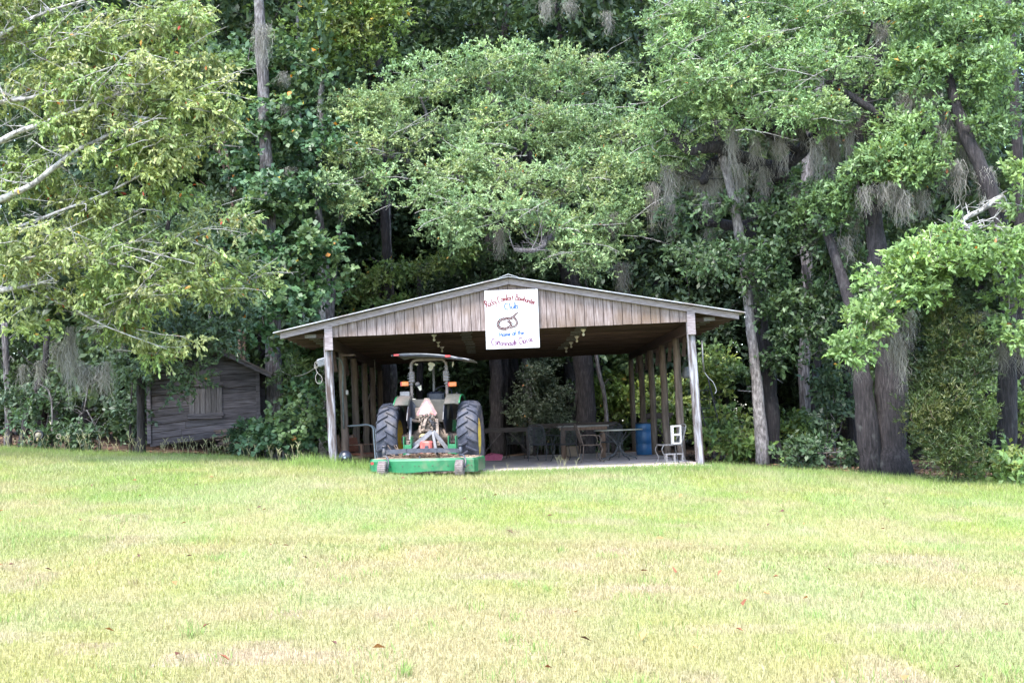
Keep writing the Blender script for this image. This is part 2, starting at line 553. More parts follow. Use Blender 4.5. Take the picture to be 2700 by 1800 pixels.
# fallen leaves on the lawn and leaf litter under the trees
def litter(name, label, xs_, ys_, size, cols, lift):
    n = len(xs_)
    z = ground_z(xs_, ys_) + lift
    az = RNG.random(n) * 6.283; s = RNG.uniform(.6, 1.3, n) * size
    d = np.c_[np.cos(az), np.sin(az), RNG.normal(0, .25, n)] * s[:, None]
    e = np.c_[-np.sin(az), np.cos(az), RNG.normal(0, .35, n)] * (s * .55)[:, None]
    p = np.c_[xs_, ys_, z]
    Vv = np.stack([p - d * .5, p + e * .5 + [0, 0, .012], p + d * .5, p - e * .5 + [0, 0, .015]], 1).reshape(-1, 3)
    c = np.array(cols)[RNG.integers(0, len(cols), n)] * RNG.uniform(.7, 1.3, n)[:, None]
    me = npmesh(name, Vv, np.arange(4 * n), np.arange(n) * 4, None, c)
    tag(link(name, me, 'deadleaf'), label, 'leaves', kind='stuff')
leafmat('deadleaf', trans=.1, rough=.7, spec=.2, tint=(1, .8, .6))
yy = 6 + RNG.random(95) ** 1.3 * 17
litter('fallen_leaves', 'curled brown dead leaves scattered over the lawn', RNG.uniform(-1, 1, 95) * (.44 * yy + .6), yy, .075,
       [(.13, .045, .03), (.22, .08, .04), (.34, .16, .06), (.10, .04, .035)], .045)
n = 5200
xx = RNG.uniform(-16, 16, n); yy = lawn_edge(xx) + RNG.random(n) ** 1.6 * 12
kp = ~((np.abs(xx) < 4.1) & (yy > 25.8) & (yy < 38))
litter('leaf_litter', 'brown leaf litter under the trees at the wood edge', xx[kp], yy[kp], .13, [(.10, .055, .032), (.15, .08, .05), (.07, .045, .03), (.19, .12, .07)], .01)
# ------------------------------------------------------------------ materials for the buildings
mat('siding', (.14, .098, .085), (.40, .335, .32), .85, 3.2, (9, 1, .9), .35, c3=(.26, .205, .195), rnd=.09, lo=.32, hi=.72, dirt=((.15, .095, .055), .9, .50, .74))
mat('fascia', (.18, .145, .15), (.38, .33, .35), .8, 6, (1, 1, 8), .3, c3=(.29, .245, .255), lo=.34, hi=.66)
mat('grey_post', (.075, .052, .045), (.36, .355, .39), .85, 9, (1.5, 1.5, .16), .6, c3=(.17, .155, .16), lo=.42, hi=.62)
mat('pole', (.09, .065, .05), (.24, .185, .15), .85, 10, (2, 2, .18), .5, c3=(.16, .12, .095), rnd=.15)
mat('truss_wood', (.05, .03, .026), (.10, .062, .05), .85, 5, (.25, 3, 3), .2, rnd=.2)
mat('roof_metal', (.42, .42, .43), (.62, .62, .64), .5, 4, metal=.5, dirt=((.25, .15, .1), 2, .55, .75))
mat('galv', (.13, .13, .13), (.2, .2, .2), .45, 30, metal=.6)
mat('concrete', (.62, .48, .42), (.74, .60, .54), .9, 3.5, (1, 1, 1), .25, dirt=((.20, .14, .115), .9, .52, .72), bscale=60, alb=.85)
mat('sign_white', (.50, .50, .515), (.57, .57, .585), .5, 5, alb=.84, dirt=((.36, .35, .33), 2.2, .58, .85))
mat('shed_board', (.045, .037, .044), (.20, .18, .205), .9, 4, (.5, 2, 7), .5, c3=(.12, .105, .12), rnd=.35, lo=.3, hi=.7)
mat('shed_dark', (.05, .035, .03), (.10, .07, .055), .95, 4)
mat('shed_roof', (.13, .085, .075), (.27, .22, .22), .7, 6, metal=.2)

# ------------------------------------------------------------------ pavilion
PX, PZ = P(1355.5, 1045, 26).x, 0.0
pav = thing('pavilion', 'open sided wooden pavilion with low gable roof and weathered plywood front', 'pavilion', (PX, 26.0, 0), rot=(0, R(-.65), R(1.0)))
HW, LEN, HB = 3.84, 11.6, 2.97        # half width to post centres, length, underside of the gable siding
RID, EAVE = 4.055, 4.86                  # ridge height, half width at eaves
SL = (RID - 3.10) / EAVE
def roofz(x): return RID - SL * abs(x)
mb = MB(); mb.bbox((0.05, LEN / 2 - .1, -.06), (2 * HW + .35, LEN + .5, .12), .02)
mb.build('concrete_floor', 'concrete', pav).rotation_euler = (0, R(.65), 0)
bays = 5; BAY = LEN / bays
post_me = {}
def round_post(r0, h, seed):
    rr = random.Random(seed)
    m = MB()
    pts = [(rr.uniform(-.012, .012), rr.uniform(-.012, .012), h * t / 7) for t in range(8)]
    m.tube(pts, [r0 * (1.06 - .12 * t / 7) * rr.uniform(.97, 1.03) for t in range(8)], 12)
    return m
for s in (-1, 1):
    # squared, flaking front post
    m = MB()
    hh = HB + .02
    m.bbox((0, 0, hh / 2 - .1), (.165, .16, hh + .2), .015)
    o = m.build('front_post', 'grey_post', pav, 'squared front post with flaking grey paint')
    o.location = (s * HW, 0, 0)
    o.rotation_euler = (0, R(-.7) if s < 0 else R(-1.1), 0)
    o.location.x += .02 if s < 0 else .03
    m = MB(); m.bbox((s * HW - s * .02, -.128, HB + .02), (.17, .045, .60), .006); m.build('post_cap_board', 'fascia', pav)
    for k in range(1, bays + 1):
        o = round_post(.088 if k < 3 else .083, HB - .2, k + 10 * (s > 0)).build('pole_post', 'pole', pav)
        o.location = (s * HW, k * BAY, 0)
        o.rotation_euler = (R(random.uniform(-.5, .5)), R(random.uniform(-.6, .6)), random.random() * 6)
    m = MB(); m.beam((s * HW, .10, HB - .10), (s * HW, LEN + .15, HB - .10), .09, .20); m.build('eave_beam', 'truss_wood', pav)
    for k in range(1, bays + 1):
        m = MB(); m.beam((s * (HW + .15), k * BAY - .1, 2.35), (s * (HW + .22), k * BAY - .1, HB + .0), .035, .09, (1, 0, 0)); m.build('brace_board', 'truss_wood', pav)
# trusses with pressed metal plates
ntr = 20
def truss_mesh():
    m = MB()
    m.box((0, 0, HB + .045), (2 * EAVE - .25, .04, .09))
    for s in (-1, 1):
        m.beam((s * (EAVE - .05), 0.0, roofz(EAVE) - .085), (0, 0.0, RID - .085), .042, .09)
        m.beam((s * 1.6, .0, HB + .08), (s * .9, 0, roofz(.9) - .1), .036, .08)
        m.beam((s * 1.6, .0, HB + .08), (s * 2.5, 0, roofz(2.5) - .1), .036, .08)
    m.box((0, .001, (HB + RID) / 2), (.08, .034, RID - HB - .2))
    return m.mesh('truss')
def plate_mesh():
    m = MB(); m.box((0, 0, 0), (.24, .006, .075))
    for k in range(5):
        m.box((-.09 + k * .045, -.004, 0), (.012, .004, .055))
    return m.mesh('gang_plate')
tme, plme = truss_mesh(), plate_mesh()
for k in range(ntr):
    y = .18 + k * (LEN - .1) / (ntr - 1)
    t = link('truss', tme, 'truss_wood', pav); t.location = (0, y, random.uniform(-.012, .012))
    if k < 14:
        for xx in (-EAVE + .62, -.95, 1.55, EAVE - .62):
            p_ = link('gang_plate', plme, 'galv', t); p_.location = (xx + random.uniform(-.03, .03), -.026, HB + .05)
# gable siding: vertical grooved boards, cut to the roof slope
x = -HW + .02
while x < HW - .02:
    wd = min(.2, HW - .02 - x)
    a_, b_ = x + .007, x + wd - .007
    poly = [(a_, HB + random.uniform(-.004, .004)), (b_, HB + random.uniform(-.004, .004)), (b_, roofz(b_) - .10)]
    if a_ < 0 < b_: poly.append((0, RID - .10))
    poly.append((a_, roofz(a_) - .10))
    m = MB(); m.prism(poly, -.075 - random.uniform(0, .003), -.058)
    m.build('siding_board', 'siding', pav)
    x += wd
m = MB(); m.prism([(-HW, HB + .01), (HW, HB + .01), (HW, roofz(HW) - .12), (0, RID - .12), (-HW, roofz(HW) - .12)], -.052, -.03)
m.build('gable_backing', 'truss_wood', pav)
for s in (-1, 1):
    m = MB(); m.prism([(s * (EAVE - .03), roofz(EAVE - .03) - .135), (s * (EAVE - .03), roofz(EAVE - .03) - .012), (0.002 * s, RID - .012), (0.002 * s, RID - .135)], -.155, -.115)
    m.build('fascia_board', 'fascia', pav)
    # ribbed metal roof sheets
    for q in range(14):
        y0, y1 = -.28 + q * (LEN + .55) / 14, -.28 + (q + 1) * (LEN + .55) / 14
        m = MB(); vs, fs = [], []
        nr = 9
        for i in range(nr + 1):
            y = y0 + (y1 - y0) * i / nr - (.004 if i == 0 else 0)
            hz = (.022 if i % 3 == 1 else 0) + (.004 if q % 2 else 0)
            for (xx, up) in ((s * (EAVE + .10), 0), (s * .004, 0)):
                zz = RID - SL * abs(xx) + .006 + hz
                vs += [(xx, y, zz), (xx, y, zz + .012)]
        for i in range(nr):
            o_ = i * 4
            fs += [(o_ + 1, o_ + 3, o_ + 7, o_ + 5), (o_, o_ + 4, o_ + 6, o_ + 2), (o_, o_ + 1, o_ + 5, o_ + 4), (o_ + 2, o_ + 6, o_ + 7, o_ + 3)]
        fs += [(0, 2, 3, 1), (nr * 4, nr * 4 + 1, nr * 4 + 3, nr * 4 + 2)]
        m.add(vs, fs); m.build('roof_sheet', 'roof_metal', pav)
m = MB(); m.prism([(-.2, RID - .015), (0, RID + .055), (.2, RID - .015), (.2, RID - .003), (0, RID + .068), (-.2, RID - .003)], -.3, LEN + .3)
m.build('ridge_cap', 'roof_metal', pav)
for s in (-1, 1):
    for xx in (.9, 2.0, 3.1, 4.2):
        m = MB(); m.beam((s * xx, -.03, roofz(xx) - .022), (s * xx, LEN + .1, roofz(xx) - .022), .08, .03); m.build('purlin', 'truss_wood', pav)

def pl(x, y, z): # pavilion local -> world
    c, s_ = math.cos(R(1.0)), math.sin(R(1.0))
    return Vector((PX + x * c - y * s_, 26.0 + x * s_ + y * c, z))

# ------------------------------------------------------------------ hand painted sign
sg = thing('club_sign', 'white hand painted club sign with coiled brown snake hung on the gable', 'sign', (P(1350, 841, 25.8).x, 25.82, P(1350, 841, 25.8).z), R(1.0))
SW, SH = 1.125, 1.235
ROT = Matrix.Rotation(R(-.2), 3, 'Y')
m = MB(); m.bbox((0, 0, 0), (SW, .022, SH), .004, ROT); m.build('sign_board', 'sign_white', sg)
mat('paint_red', (.13, .008, .014), (.19, .02, .03), .5, 30)
mat('paint_blue', (.008, .06, .30), (.02, .11, .40), .5, 30)
mat('paint_purple', (.10, .015, .08), (.15, .03, .12), .5, 30)
mat('paint_brown', (.045, .015, .018), (.10, .045, .045), .6, 45, lo=.4, hi=.6)
mat('paint_teal', (.02, .22, .22), (.05, .32, .30), .5, 30)
mat('snake_spots', (.45, .38, .38), (.6, .55, .55), .6, 30)
mat('screw', (.05, .04, .04), (.1, .08, .07), .6, 30)
def arc(cx, cy, rx, ry, a0, a1, n=9):
    return [(cx + rx * math.cos(R(a0 + (a1 - a0) * i / (n - 1))), cy + ry * math.sin(R(a0 + (a1 - a0) * i / (n - 1)))) for i in range(n)]
GL = {  # handwritten strokes, x-height 1, ascender 2
 'R': (1.25, [[(.15, 2), (.25, 0)], [(0, 1.75), (.4, 2)] + arc(.45, 1.5, .5, .48, 85, -90) + [(.3, 1.0)], [(.5, 1.0), (1.2, -.15)]]),
 'C': (1.2, [arc(.65, .95, .6, 1.05, 55, 300, 14)]),
 'B': (1.15, [[(.2, 2), (.2, 0)], [(0, 1.85), (.3, 2)] + arc(.5, 1.55, .42, .45, 85, -90) + [(.2, 1.1)], [(.2, 1.1)] + arc(.5, .55, .5, .55, 90, -90) + [(.1, 0)]]),
 'H': (1.3, [[(.2, 1.8), (.15, 0)], [(.15, .9), (1.0, 1.0)], [(1.05, 1.8), (1.0, 0)]]),
 'o': (.85, [arc(.42, .5, .36, .5, 90, 450, 13)]),
 'a': (.95, [arc(.42, .5, .36, .5, 60, 400, 12), [(.78, 1.0), (.78, .2), (.95, 0)]]),
 'c': (.8, [arc(.45, .5, .38, .5, 50, 310, 10)]),
 'e': (.85, [[(.1, .5), (.75, .55)] + arc(.43, .52, .34, .48, 10, 310, 10)]),
 'k': (.9, [[(.1, 2), (.15, 0)], [(.75, 1.05), (.18, .5), (.85, -.05)]]),
 'y': (.85, [[(.08, 1), (.2, .3), (.5, .15), (.7, 1)], [(.7, 1), (.6, -.3), (.3, -.85), (.05, -.6)]]),
 'm': (1.25, [[(.1, 1), (.1, 0)], [(.1, .7), (.35, 1), (.55, .8), (.55, 0)], [(.55, .7), (.8, 1), (1.05, .8), (1.08, 0)]]),
 'n': (.9, [[(.1, 1), (.1, 0)], [(.1, .7), (.4, 1), (.68, .8), (.72, 0)]]),
 'f': (.65, [[(.62, 1.85), (.42, 2.0), (.28, 1.6), (.26, 0)], [(0, 1), (.6, 1.05)]]),
 'r': (.7, [[(.12, 1), (.14, 0)], [(.14, .6), (.35, .95), (.65, .9)]]),
 't': (.65, [[(.3, 1.6), (.28, .2), (.5, 0)], [(0, 1.05), (.62, 1.15)]]),
 'w': (1.2, [[(.05, 1), (.2, .1), (.5, .15), (.58, .9)], [(.58, .9), (.7, .1), (1.0, .15), (1.1, 1)]]),
 'h': (.9, [[(.1, 2), (.1, 0)], [(.1, .6), (.4, 1), (.68, .75), (.72, 0)]]),
 'u': (.9, [[(.08, 1), (.12, .2), (.4, .02), (.7, .3), (.7, 1)], [(.7, 1), (.75, 0)]]),
 'l': (.4, [[(.15, 2), (.15, .15), (.35, 0)]]),
 'b': (.9, [[(.12, 2), (.12, 0)], [(.12, .5)] + arc(.45, .45, .35, .45, 150, -150, 10)]),
 's': (.75, [[(.65, .85), (.4, 1), (.15, .8), (.35, .5), (.62, .25), (.35, 0), (.08, .15)]]),
 'i': (.4, [[(.18, 1), (.18, 0)], [(0, 1), (.36, 1)], [(0, 0), (.36, 0)]]),
 ' ': (.6, []),
}
def ribbon(m, pts, wd, y=-.0125, lift=0.0):
    """flat painted stroke in the sign's plane, a hair in front of the board"""
    vs, fs = [], []
    n = len(pts)
    for i in range(n):
        a, b = Vector(pts[max(i - 1, 0)]), Vector(pts[min(i + 1, n - 1)])
        t = (b - a)
        t = t.normalized() if t.length > 1e-9 else Vector((1, 0))
        nn = Vector((-t.y, t.x)) * (wd[i] if hasattr(wd, '__len__') else wd) / 2
        p = Vector(pts[i])
        for q in (p + nn, p - nn):
            vs.append(ROT @ Vector((q.x, y - lift, q.y)))
    for i in range(n - 1):
        fs.append((i * 2, i * 2 + 1, i * 2 + 3, i * 2 + 2))
    m.add(vs, fs)
SX = lambda u: (u - 705) / 1100 * SW      # pixel of the enlarged sign -> sign plane
SZ = lambda v: -(v - 792) / 1195 * SH
def write(name, text, path, size, material, stroke=.012, capscale=1.0):
    """letters along a polyline of sign pixels"""
    pts = [Vector((SX(a), SZ(b))) for (a, b) in path]
    seg = [(pts[i + 1] - pts[i]).length for i in range(len(pts) - 1)]
    total = sum(seg)
    wtot = sum(GL[c][0] for c in text)
    sx = total / wtot
    m = MB(); pos = 0; rr = random.Random(len(text))
    for c in text:
        wc, strokes = GL[c]
        mid = (pos + wc / 2) * sx
        d, i = mid, 0
        while i < len(seg) - 1 and d > seg[i]:
            d -= seg[i]; i += 1
        t = (pts[i + 1] - pts[i]).normalized()
        base = pts[i] + t * d
        nrm = Vector((-t.y, t.x))
        zs = size * rr.uniform(.94, 1.06)
        for q, st in enumerate(strokes):
            ribbon(m, [tuple(base + t * (gx - wc / 2) * sx + nrm * gy * zs) for (gx, gy) in st], stroke * rr.uniform(.85, 1.2), lift=.0004 * q)
        pos += wc
    return m.build(name, material, sg)
write('lettering', 'Rocky Comfort Bowhunter', [(185, 540), (290, 505), (430, 455), (560, 420), (700, 408), (800, 410), (920, 430), (1050, 475), (1180, 525)], .066, 'paint_red', .021)
write('lettering', 'Club', [(560, 590), (700, 583), (845, 578)], .064, 'paint_blue', .026)
write('lettering', 'Home of the', [(435, 1145), (680, 1128), (945, 1110)], .050, 'paint_blue', .020)
write('lettering', 'Cottonmouth Classic', [(260, 1290), (400, 1312), (560, 1330), (740, 1325), (900, 1300), (1130, 1252)], .062, 'paint_purple', .020)
def cr(pts, n=6):
    out = []
    P_ = [Vector(p) for p in pts]
    for i in range(len(P_) - 1):
        p0, p1, p2, p3 = P_[max(i - 1, 0)], P_[i], P_[i + 1], P_[min(i + 2, len(P_) - 1)]
        for k in range(n):
            t = k / n
            out.append(.5 * ((2 * p1) + (p2 - p0) * t + (2 * p0 - 5 * p1 + 4 * p2 - p3) * t * t + (3 * p1 - p0 - 3 * p2 + p3) * t ** 3))
    out.append(P_[-1])
    return out
body = cr([(845, 660), (790, 690), (745, 740), (690, 772), (600, 775), (510, 790), (440, 830), (412, 890), (440, 955), (520, 985), (610, 970), (670, 930), (680, 880), (630, 830), (610, 815)], 5)
tail = cr([(760, 770), (795, 830), (800, 890), (770, 935), (710, 955), (640, 975), (585, 1000), (565, 1030)], 5)
m = MB()
ribbon(m, [(SX(a), SZ(b)) for a, b in [tuple(q) for q in tail]], [.05 * (1 - .85 * (max(0, i - 18) / max(1, len(tail) - 19))) for i in range(len(tail))], lift=0)
ribbon(m, [(SX(a), SZ(b)) for a, b in [tuple(q) for q in body]], [min(.062, .018 + .004 * i) for i in range(len(body))], lift=.0006)
m.build('painted_snake', 'paint_brown', sg)
m = MB()
rr = random.Random(3)
for q in body[6::2] + tail[3:-6:2]:
    a, b = q.x + rr.uniform(-14, 14), q.y + rr.uniform(-14, 14)
    ribbon(m, [(SX(a) - .008, SZ(b)), (SX(a), SZ(b) + rr.uniform(-.006, .006)), (SX(a) + .009, SZ(b))], .009, lift=.0012)
m.build('snake_spots', 'snake_spots', sg)
m = MB()
for (a, b, ww) in [(440, 780, 40), (345, 895, 70), (530, 905, 60), (735, 890, 40), (855, 845, 65), (795, 980, 100), (455, 890, 16)]:
    ribbon(m, [(SX(a - ww / 2), SZ(b + 8)), (SX(a + ww / 2), SZ(b + 6))], .005)
    for k in range(4):
        u = a - ww / 2.5 + k * ww / 4
        ribbon(m, [(SX(u), SZ(b + 8)), (SX(u + rr.uniform(-8, 8)), SZ(b - rr.uniform(5, 28)))], .006, lift=.0003)
m.build('painted_grass', 'paint_teal', sg)
for (a, b) in [(190, 250), (1195, 205), (1232, 1352), (185, 1375)]:
    m = MB(); m.lathe([(.0, -.004), (.008, -.003), (.009, 0)], 8, axis='y'); o = m.build('screw', 'screw', sg)
    o.location = ROT @ Vector((SX(a), -.012, SZ(b)))

# ------------------------------------------------------------------ light sockets under the trusses, flood lamp, wiring
mat('porcelain', (.62, .58, .47), (.70, .66, .55), .35, 20)
mat('bulb_glass', (.66, .62, .50), (.74, .70, .6), .15, 20, spec=.6)
mat('grey_plastic', (.24, .25, .28), (.34, .35, .38), .5, 20)
mat('dark_plastic', (.03, .03, .035), (.06, .06, .07), .5, 20)
mat('white_wire', (.34, .32, .30), (.46, .43, .40), .5, 20)
mat('green_pipe', (.08, .10, .095), (.14, .16, .15), .6, 12)
def socket():
    t = thing('light_socket', 'x', 'light', group='bulb sockets under the trusses')
    m = MB(); m.lathe([(.055, 0), (.055, -.02), (.03, -.045), (.022, -.06), (0.02, -.06)], 14); m.build('socket_base', 'porcelain', t)
    m = MB(); m.lathe([(.014, -.058), (.016, -.075), (.03, -.105), (.03, -.125), (.018, -.142), (0.001, -.146)], 14); m.build('bulb', 'bulb_glass', t)
    return t
s0 = None
for side, xx, ys_ in (('nearer the tractor', -1.68, (.70, 2.75, 4.85)), ('beyond the sign', 1.55, (.50, 2.60, 4.70, 6.80))):
    for k, y in enumerate(ys_):
        lab = 'cream porcelain bulb socket under the trusses %s, %s from the front' % (side, ('first', 'second', 'third', 'fourth')[k])
        if s0 is None:
            s0 = socket(); s0['label'] = lab; s0.location = pl(xx, y, HB - .002)
        else:
            copy_tree(s0, None, pl(xx, y, HB - .002), 0, lab)
fl = thing('flood_lamp', 'grey flood lamp box hung beside the front post with loose white wires', 'lamp', P(850, 955, 26))
m = MB(); m.bbox((0, 0, 0), (.20, .16, .17), .02, Matrix.Rotation(R(-15), 3, 'Y')); m.build('lamp_housing', 'grey_plastic', fl)
for k in range(5):
    m = MB(); m.box(Matrix.Rotation(R(-15), 3, 'Y') @ Vector((0, -.085, -.06 + k * .03)), (.17, .012, .008), Matrix.Rotation(R(-15), 3, 'Y')); m.build('lamp_rib', 'galv', fl)
m = MB(); m.tube([(.06, 0, .07), (.09, 0, .13), (.14, 0, .12)], .01, 6); m.build('bracket', 'white_wire', fl)
for pts in ([(-.09, 0, .03), (-.14, 0, -.05), (-.12, 0, -.2), (-.04, 0, -.28), (-.01, 0, -.36), (-.05, 0, -.44), (-.13, 0, -.42), (-.15, 0, -.3), (-.1, 0, -.2)],
            [(-.1, 0, .02), (-.16, 0.02, .0), (-.17, .02, -.12), (-.1, .02, -.1)]):
    m = MB(); m.tube(cr(pts, 4), .006, 5); m.build('wire', 'white_wire', fl)
bd = MB(); bd.bbox((0, 0, 0), (.05, .12, .62), .006)
o = bd.build('mounting_board', 'fascia', fl); o.location = (.165, .02, -.08)
cb = MB(); a, b = P(733, 973, 31.6), P(846, 958, 26.05)
cb.tube([a.lerp(b, t / 10) - Vector((0, 0, .22 * math.sin(math.pi * t / 10))) for t in range(11)], .012, 6)
tag(cb.build('sagging_cable', 'white_wire'), 'pale cable sagging from the tree trunk to the flood lamp', 'cable')
pp = thing('conduit_pipe', 'green grey conduit pipe with small box clamped on a pole post', 'pipe', pl(-HW - .02, BAY - .16, 0))
m = MB(); m.tube(cr([(-.12, 0, 2.62), (-.02, 0, 2.55), (.02, 0, 2.35), (.0, 0, 1.9), (.0, 0, 1.0)], 4), .02, 8); m.build('pipe', 'green_pipe', pp)
m = MB(); m.bbox((.10, -.02, 1.82), (.06, .05, .11), .008); m.build('switch_box', 'white_wire', pp)
bk = MB(); bk.bbox((0, 0, 0), (.30, .22, .035), .005)
tag(bk.build('bracket_shelf', 'shed_roof'), 'small rusty bracket shelf between the front post and next pole', 'shelf').location = pl(-HW + .14, BAY - .25, 2.66)
pp = thing('meter_conduit', 'thin grey conduit on the outer side of the right front post', 'pipe', pl(HW + .20, .12, 0))
m = MB(); m.tube([(0, 0, 2.62), (.0, 0, 2.2), (.02, 0, 1.95)], .02, 8); m.build('pipe', 'galv', pp)
m = MB(); m.tube(cr([(.02, 0, 1.95), (.1, 0, 1.83), (.2, 0, 1.72), (.26, 0, 1.55), (.22, 0, 1.48)], 4), .007, 6); m.build('cable_tail', 'grey_plastic', pp)
hf = thing('hanging_pot', 'grey rounded pot hanging from a wire among the right poles', 'pot', P(1811, 985, 31.5))
m = MB(); m.lathe([(0, .18), (.06, .17), (.10, .10), (.13, -.02), (.135, -.08), (.10, -.11), (0, -.12)], 16); m.build('pot', 'grey_plastic', hf)
m = MB(); m.tube(cr([(-.10, 0, .1), (-.06, 0, .3), (.03, 0, .36), (.1, 0, .28), (.12, 0, .1)], 4), .008, 5); m.build('bail_wire', 'galv', hf)
rp = MB(); a = P(979, 985, 35.5)
for k in range(3):
    rp.tube(cr([a + Vector((random.uniform(-.06, .06), 0, .9)), a + Vector((random.uniform(-.05, .1), 0, .3)), a + Vector((random.uniform(.0, .1), 0, -.3)), a + Vector((random.uniform(-.15, .1), 0, -.75))], 5), .02, 6)
tag(rp.build('hanging_rope', 'white_wire'), 'frayed pale rope hanging on the far left pole', 'rope')

# ------------------------------------------------------------------ old plank shed in the trees
SY = 31.0
sb = P(540, 1165, SY)
sh = thing('plank_shed', 'old grey plank shed with shuttered window leaning among the trees', 'shed', (sb.x, SY, sb.z - .05), R(8))
W2, EH, RH = 1.33, 1.86, 2.55
spx = 1 / (F_PX / SY)
def gab(x): return EH + (RH - EH) * (1 - abs(x) / W2)
m = MB(); m.prism([(-W2 + .03, .0), (W2 - .03, .18), (W2 - .03, EH - .04), (0, RH - .05), (-W2 + .03, EH - .04)], .03, 2.9); m.build('shed_core', 'shed_dark', sh)
zb = -.02; kk = 0
rr = random.Random(11)
while zb < RH - .05:
    h_ = rr.uniform(.16, .20)
    tilt = math.tan(R(6.5 * (1 - .7 * zb / RH)))
    cuts = [-W2, rr.uniform(-.6, .6), W2] if kk % 3 else [-W2, W2]
    for (xa, xb) in zip(cuts[:-1], cuts[1:]):
        pts = []
        n = 10
        lo_, hi_ = [], []
        wob = rr.uniform(-.006, .006)
        for i in range(n + 1):
            x = xa + .004 + (xb - xa - .008) * i / n
            z0 = zb + tilt * (x + W2) + wob + rr.uniform(-.004, .004)
            z1 = z0 + h_ - .018 + rr.uniform(-.004, .003)
            top = gab(x)
            lo_.append((x, min(z0, top - .001))); hi_.append((x, min(z1, top)))
        if max(h[1] - l[1] for h, l in zip(hi_, lo_)) < .03:
            continue
        keep = [i for i in range(n + 1) if hi_[i][1] - lo_[i][1] > .004]
        if len(keep) < 2: continue
        lo_ = [lo_[i] for i in keep]; hi_ = [hi_[i] for i in keep]
        yo = -.0 - rr.uniform(0, .014)
        m = MB(); m.prism(lo_ + hi_[::-1], yo - .022, yo)
        m.build('wall_plank', 'shed_board', sh)
    zb += h_; kk += 1
for s in (-1, 1):
    m = MB(); m.bbox((s * (W2 + .01), -.03, EH / 2 + (.03 if s < 0 else .1)), (.10, .10, EH - (.05 if s < 0 else .2)), .01); m.build('corner_post', 'shed_board', sh)
    # side wall planks
    for k in range(9):
        m = MB(); m.bbox((s * (W2 + .005), 1.45, .12 + k * .2), (.025, 2.85, .185), .004); m.build('side_plank', 'shed_board', sh)
    m = MB(); m.prism([(s * (W2 + .38), gab(W2 + .38) + .02), (0, RH + .02), (0, RH + .06), (s * (W2 + .38), gab(W2 + .38) + .06)], -.32, 3.1); m.build('roof_slope', 'shed_roof', sh)
    m = MB(); m.prism([(s * (W2 + .36), gab(W2 + .36) - .08), (0, RH - .08), (0, RH + .015), (s * (W2 + .36), gab(W2 + .36) + .015)], -.30, -.26); m.build('barge_board', 'shed_board', sh)
shut = thing('shutter', None, None); shut.parent = sh
del_keys = [k for k in ('label', 'category') if k in shut.keys()]
cxs, czs = .045, 1.12
for k in range(6):
    m = MB(); m.bbox((cxs - .34 + k * .136, -.055, czs + rr.uniform(-.01, .01)), (.128, .03, .80 + rr.uniform(-.04, .04)), .004); m.build('shutter_board', 'shutter_wood' if 'shutter_wood' in MATS else mat('shutter_wood', (.09, .08, .085), (.21, .19, .205), .9, 5, (6, 2, .6), .4, rnd=.15), shut)
for z in (czs + .37, czs - .40):
    m = MB(); m.bbox((cxs, -.08, z), (.90, .05, .09), .01, Matrix.Rotation(R(-1.5), 3, 'Y')); m.build('shutter_rail', 'shed_board', shut)
m = MB(); m.bbox((cxs - .02, -.085, czs - .47), (.86, .07, .04), .008); m.build('sill', 'shed_board', shut)

# loose boards heaped at the shed's right corner
mat('old_lumber', (.09, .06, .05), (.24, .17, .14), .9, 6, (.4, 3, 3), .3, rnd=.3)
for k in range(13):
    px, py = 590 + random.uniform(-5, 60), 1172 - k * 3.2 - random.uniform(0, 3)
    p = P(px + 18, py, 30.2 - random.uniform(0, .5))
    m = MB(); m.bbox((0, 0, 0), (random.uniform(.6, 1.3), .14, .035), .004)
    o = m.build('loose_board', 'old_lumber')
    o.location = p
    o.rotation_euler = (random.uniform(-.1, .1), random.uniform(-.16, .22), random.uniform(-.5, .5))
    tag(o, 'dark weathered board in the heap by the shed corner', 'board', 'boards heaped by the shed')
# ------------------------------------------------------------------ tractor
mat('tyre_rubber', (.03, .034, .05), (.075, .08, .108), .75, 7, bump=.15, dirt=((.17, .145, .125), 3.5, .52, .85))
mat('rim_yellow', (.60, .42, .04), (.78, .58, .09), .5, 8, dirt=((.32, .24, .14), 5, .55, .8))
mat('green_paint', (.008, .14, .05), (.018, .225, .082), .4, 5, spec=.5, dirt=((.24, .21, .13), 3.0, .54, .80))
mat('dusty_green', (.05, .055, .045), (.12, .11, .095), .7, 4, dirt=((.155, .125, .108), 2.5, .45, .75))
mat('dusty_metal', (.11, .085, .07), (.40, .31, .25), .75, 12, bump=.2, c3=(.24, .19, .155))
mat('greasy_metal', (.05, .045, .04), (.28, .22, .17), .7, 18, bump=.3)
mat('rops_paint', (.16, .13, .12), (.30, .25, .235), .6, 10)
mat('canopy_top', (.20, .20, .215), (.36, .36, .36), .55, 5)
mat('dark_steel', (.03, .034, .05), (.085, .09, .12), .5, 9, dirt=((.25, .2, .16), 6, .58, .8))
mat('grey_steel', (.14, .14, .15), (.26, .255, .265), .6, 12)
mat('black_vinyl', (.015, .018, .03), (.04, .045, .07), .45, 10)
mat('red_lens', (.55, .02, .03), (.7, .05, .05), .25, 10, spec=.6)
mat('amber_lens', (.80, .16, .02), (.9, .27, .05), .25, 10, spec=.6)
mat('smv_orange', (.75, .18, .13), (.80, .36, .30), .5, 7)
mat('smv_faded', (.58, .46, .43), (.66, .58, .56), .5, 9)
mat('smv_red', (.40, .12, .13), (.5, .24, .24), .5, 7)
mat('cream_foam', (.48, .45, .36), (.62, .58, .48), .9, 12)
mat('gear_red', (.50, .06, .05), (.62, .14, .11), .55, 8, dirt=((.35, .25, .2), 6, .5, .75))
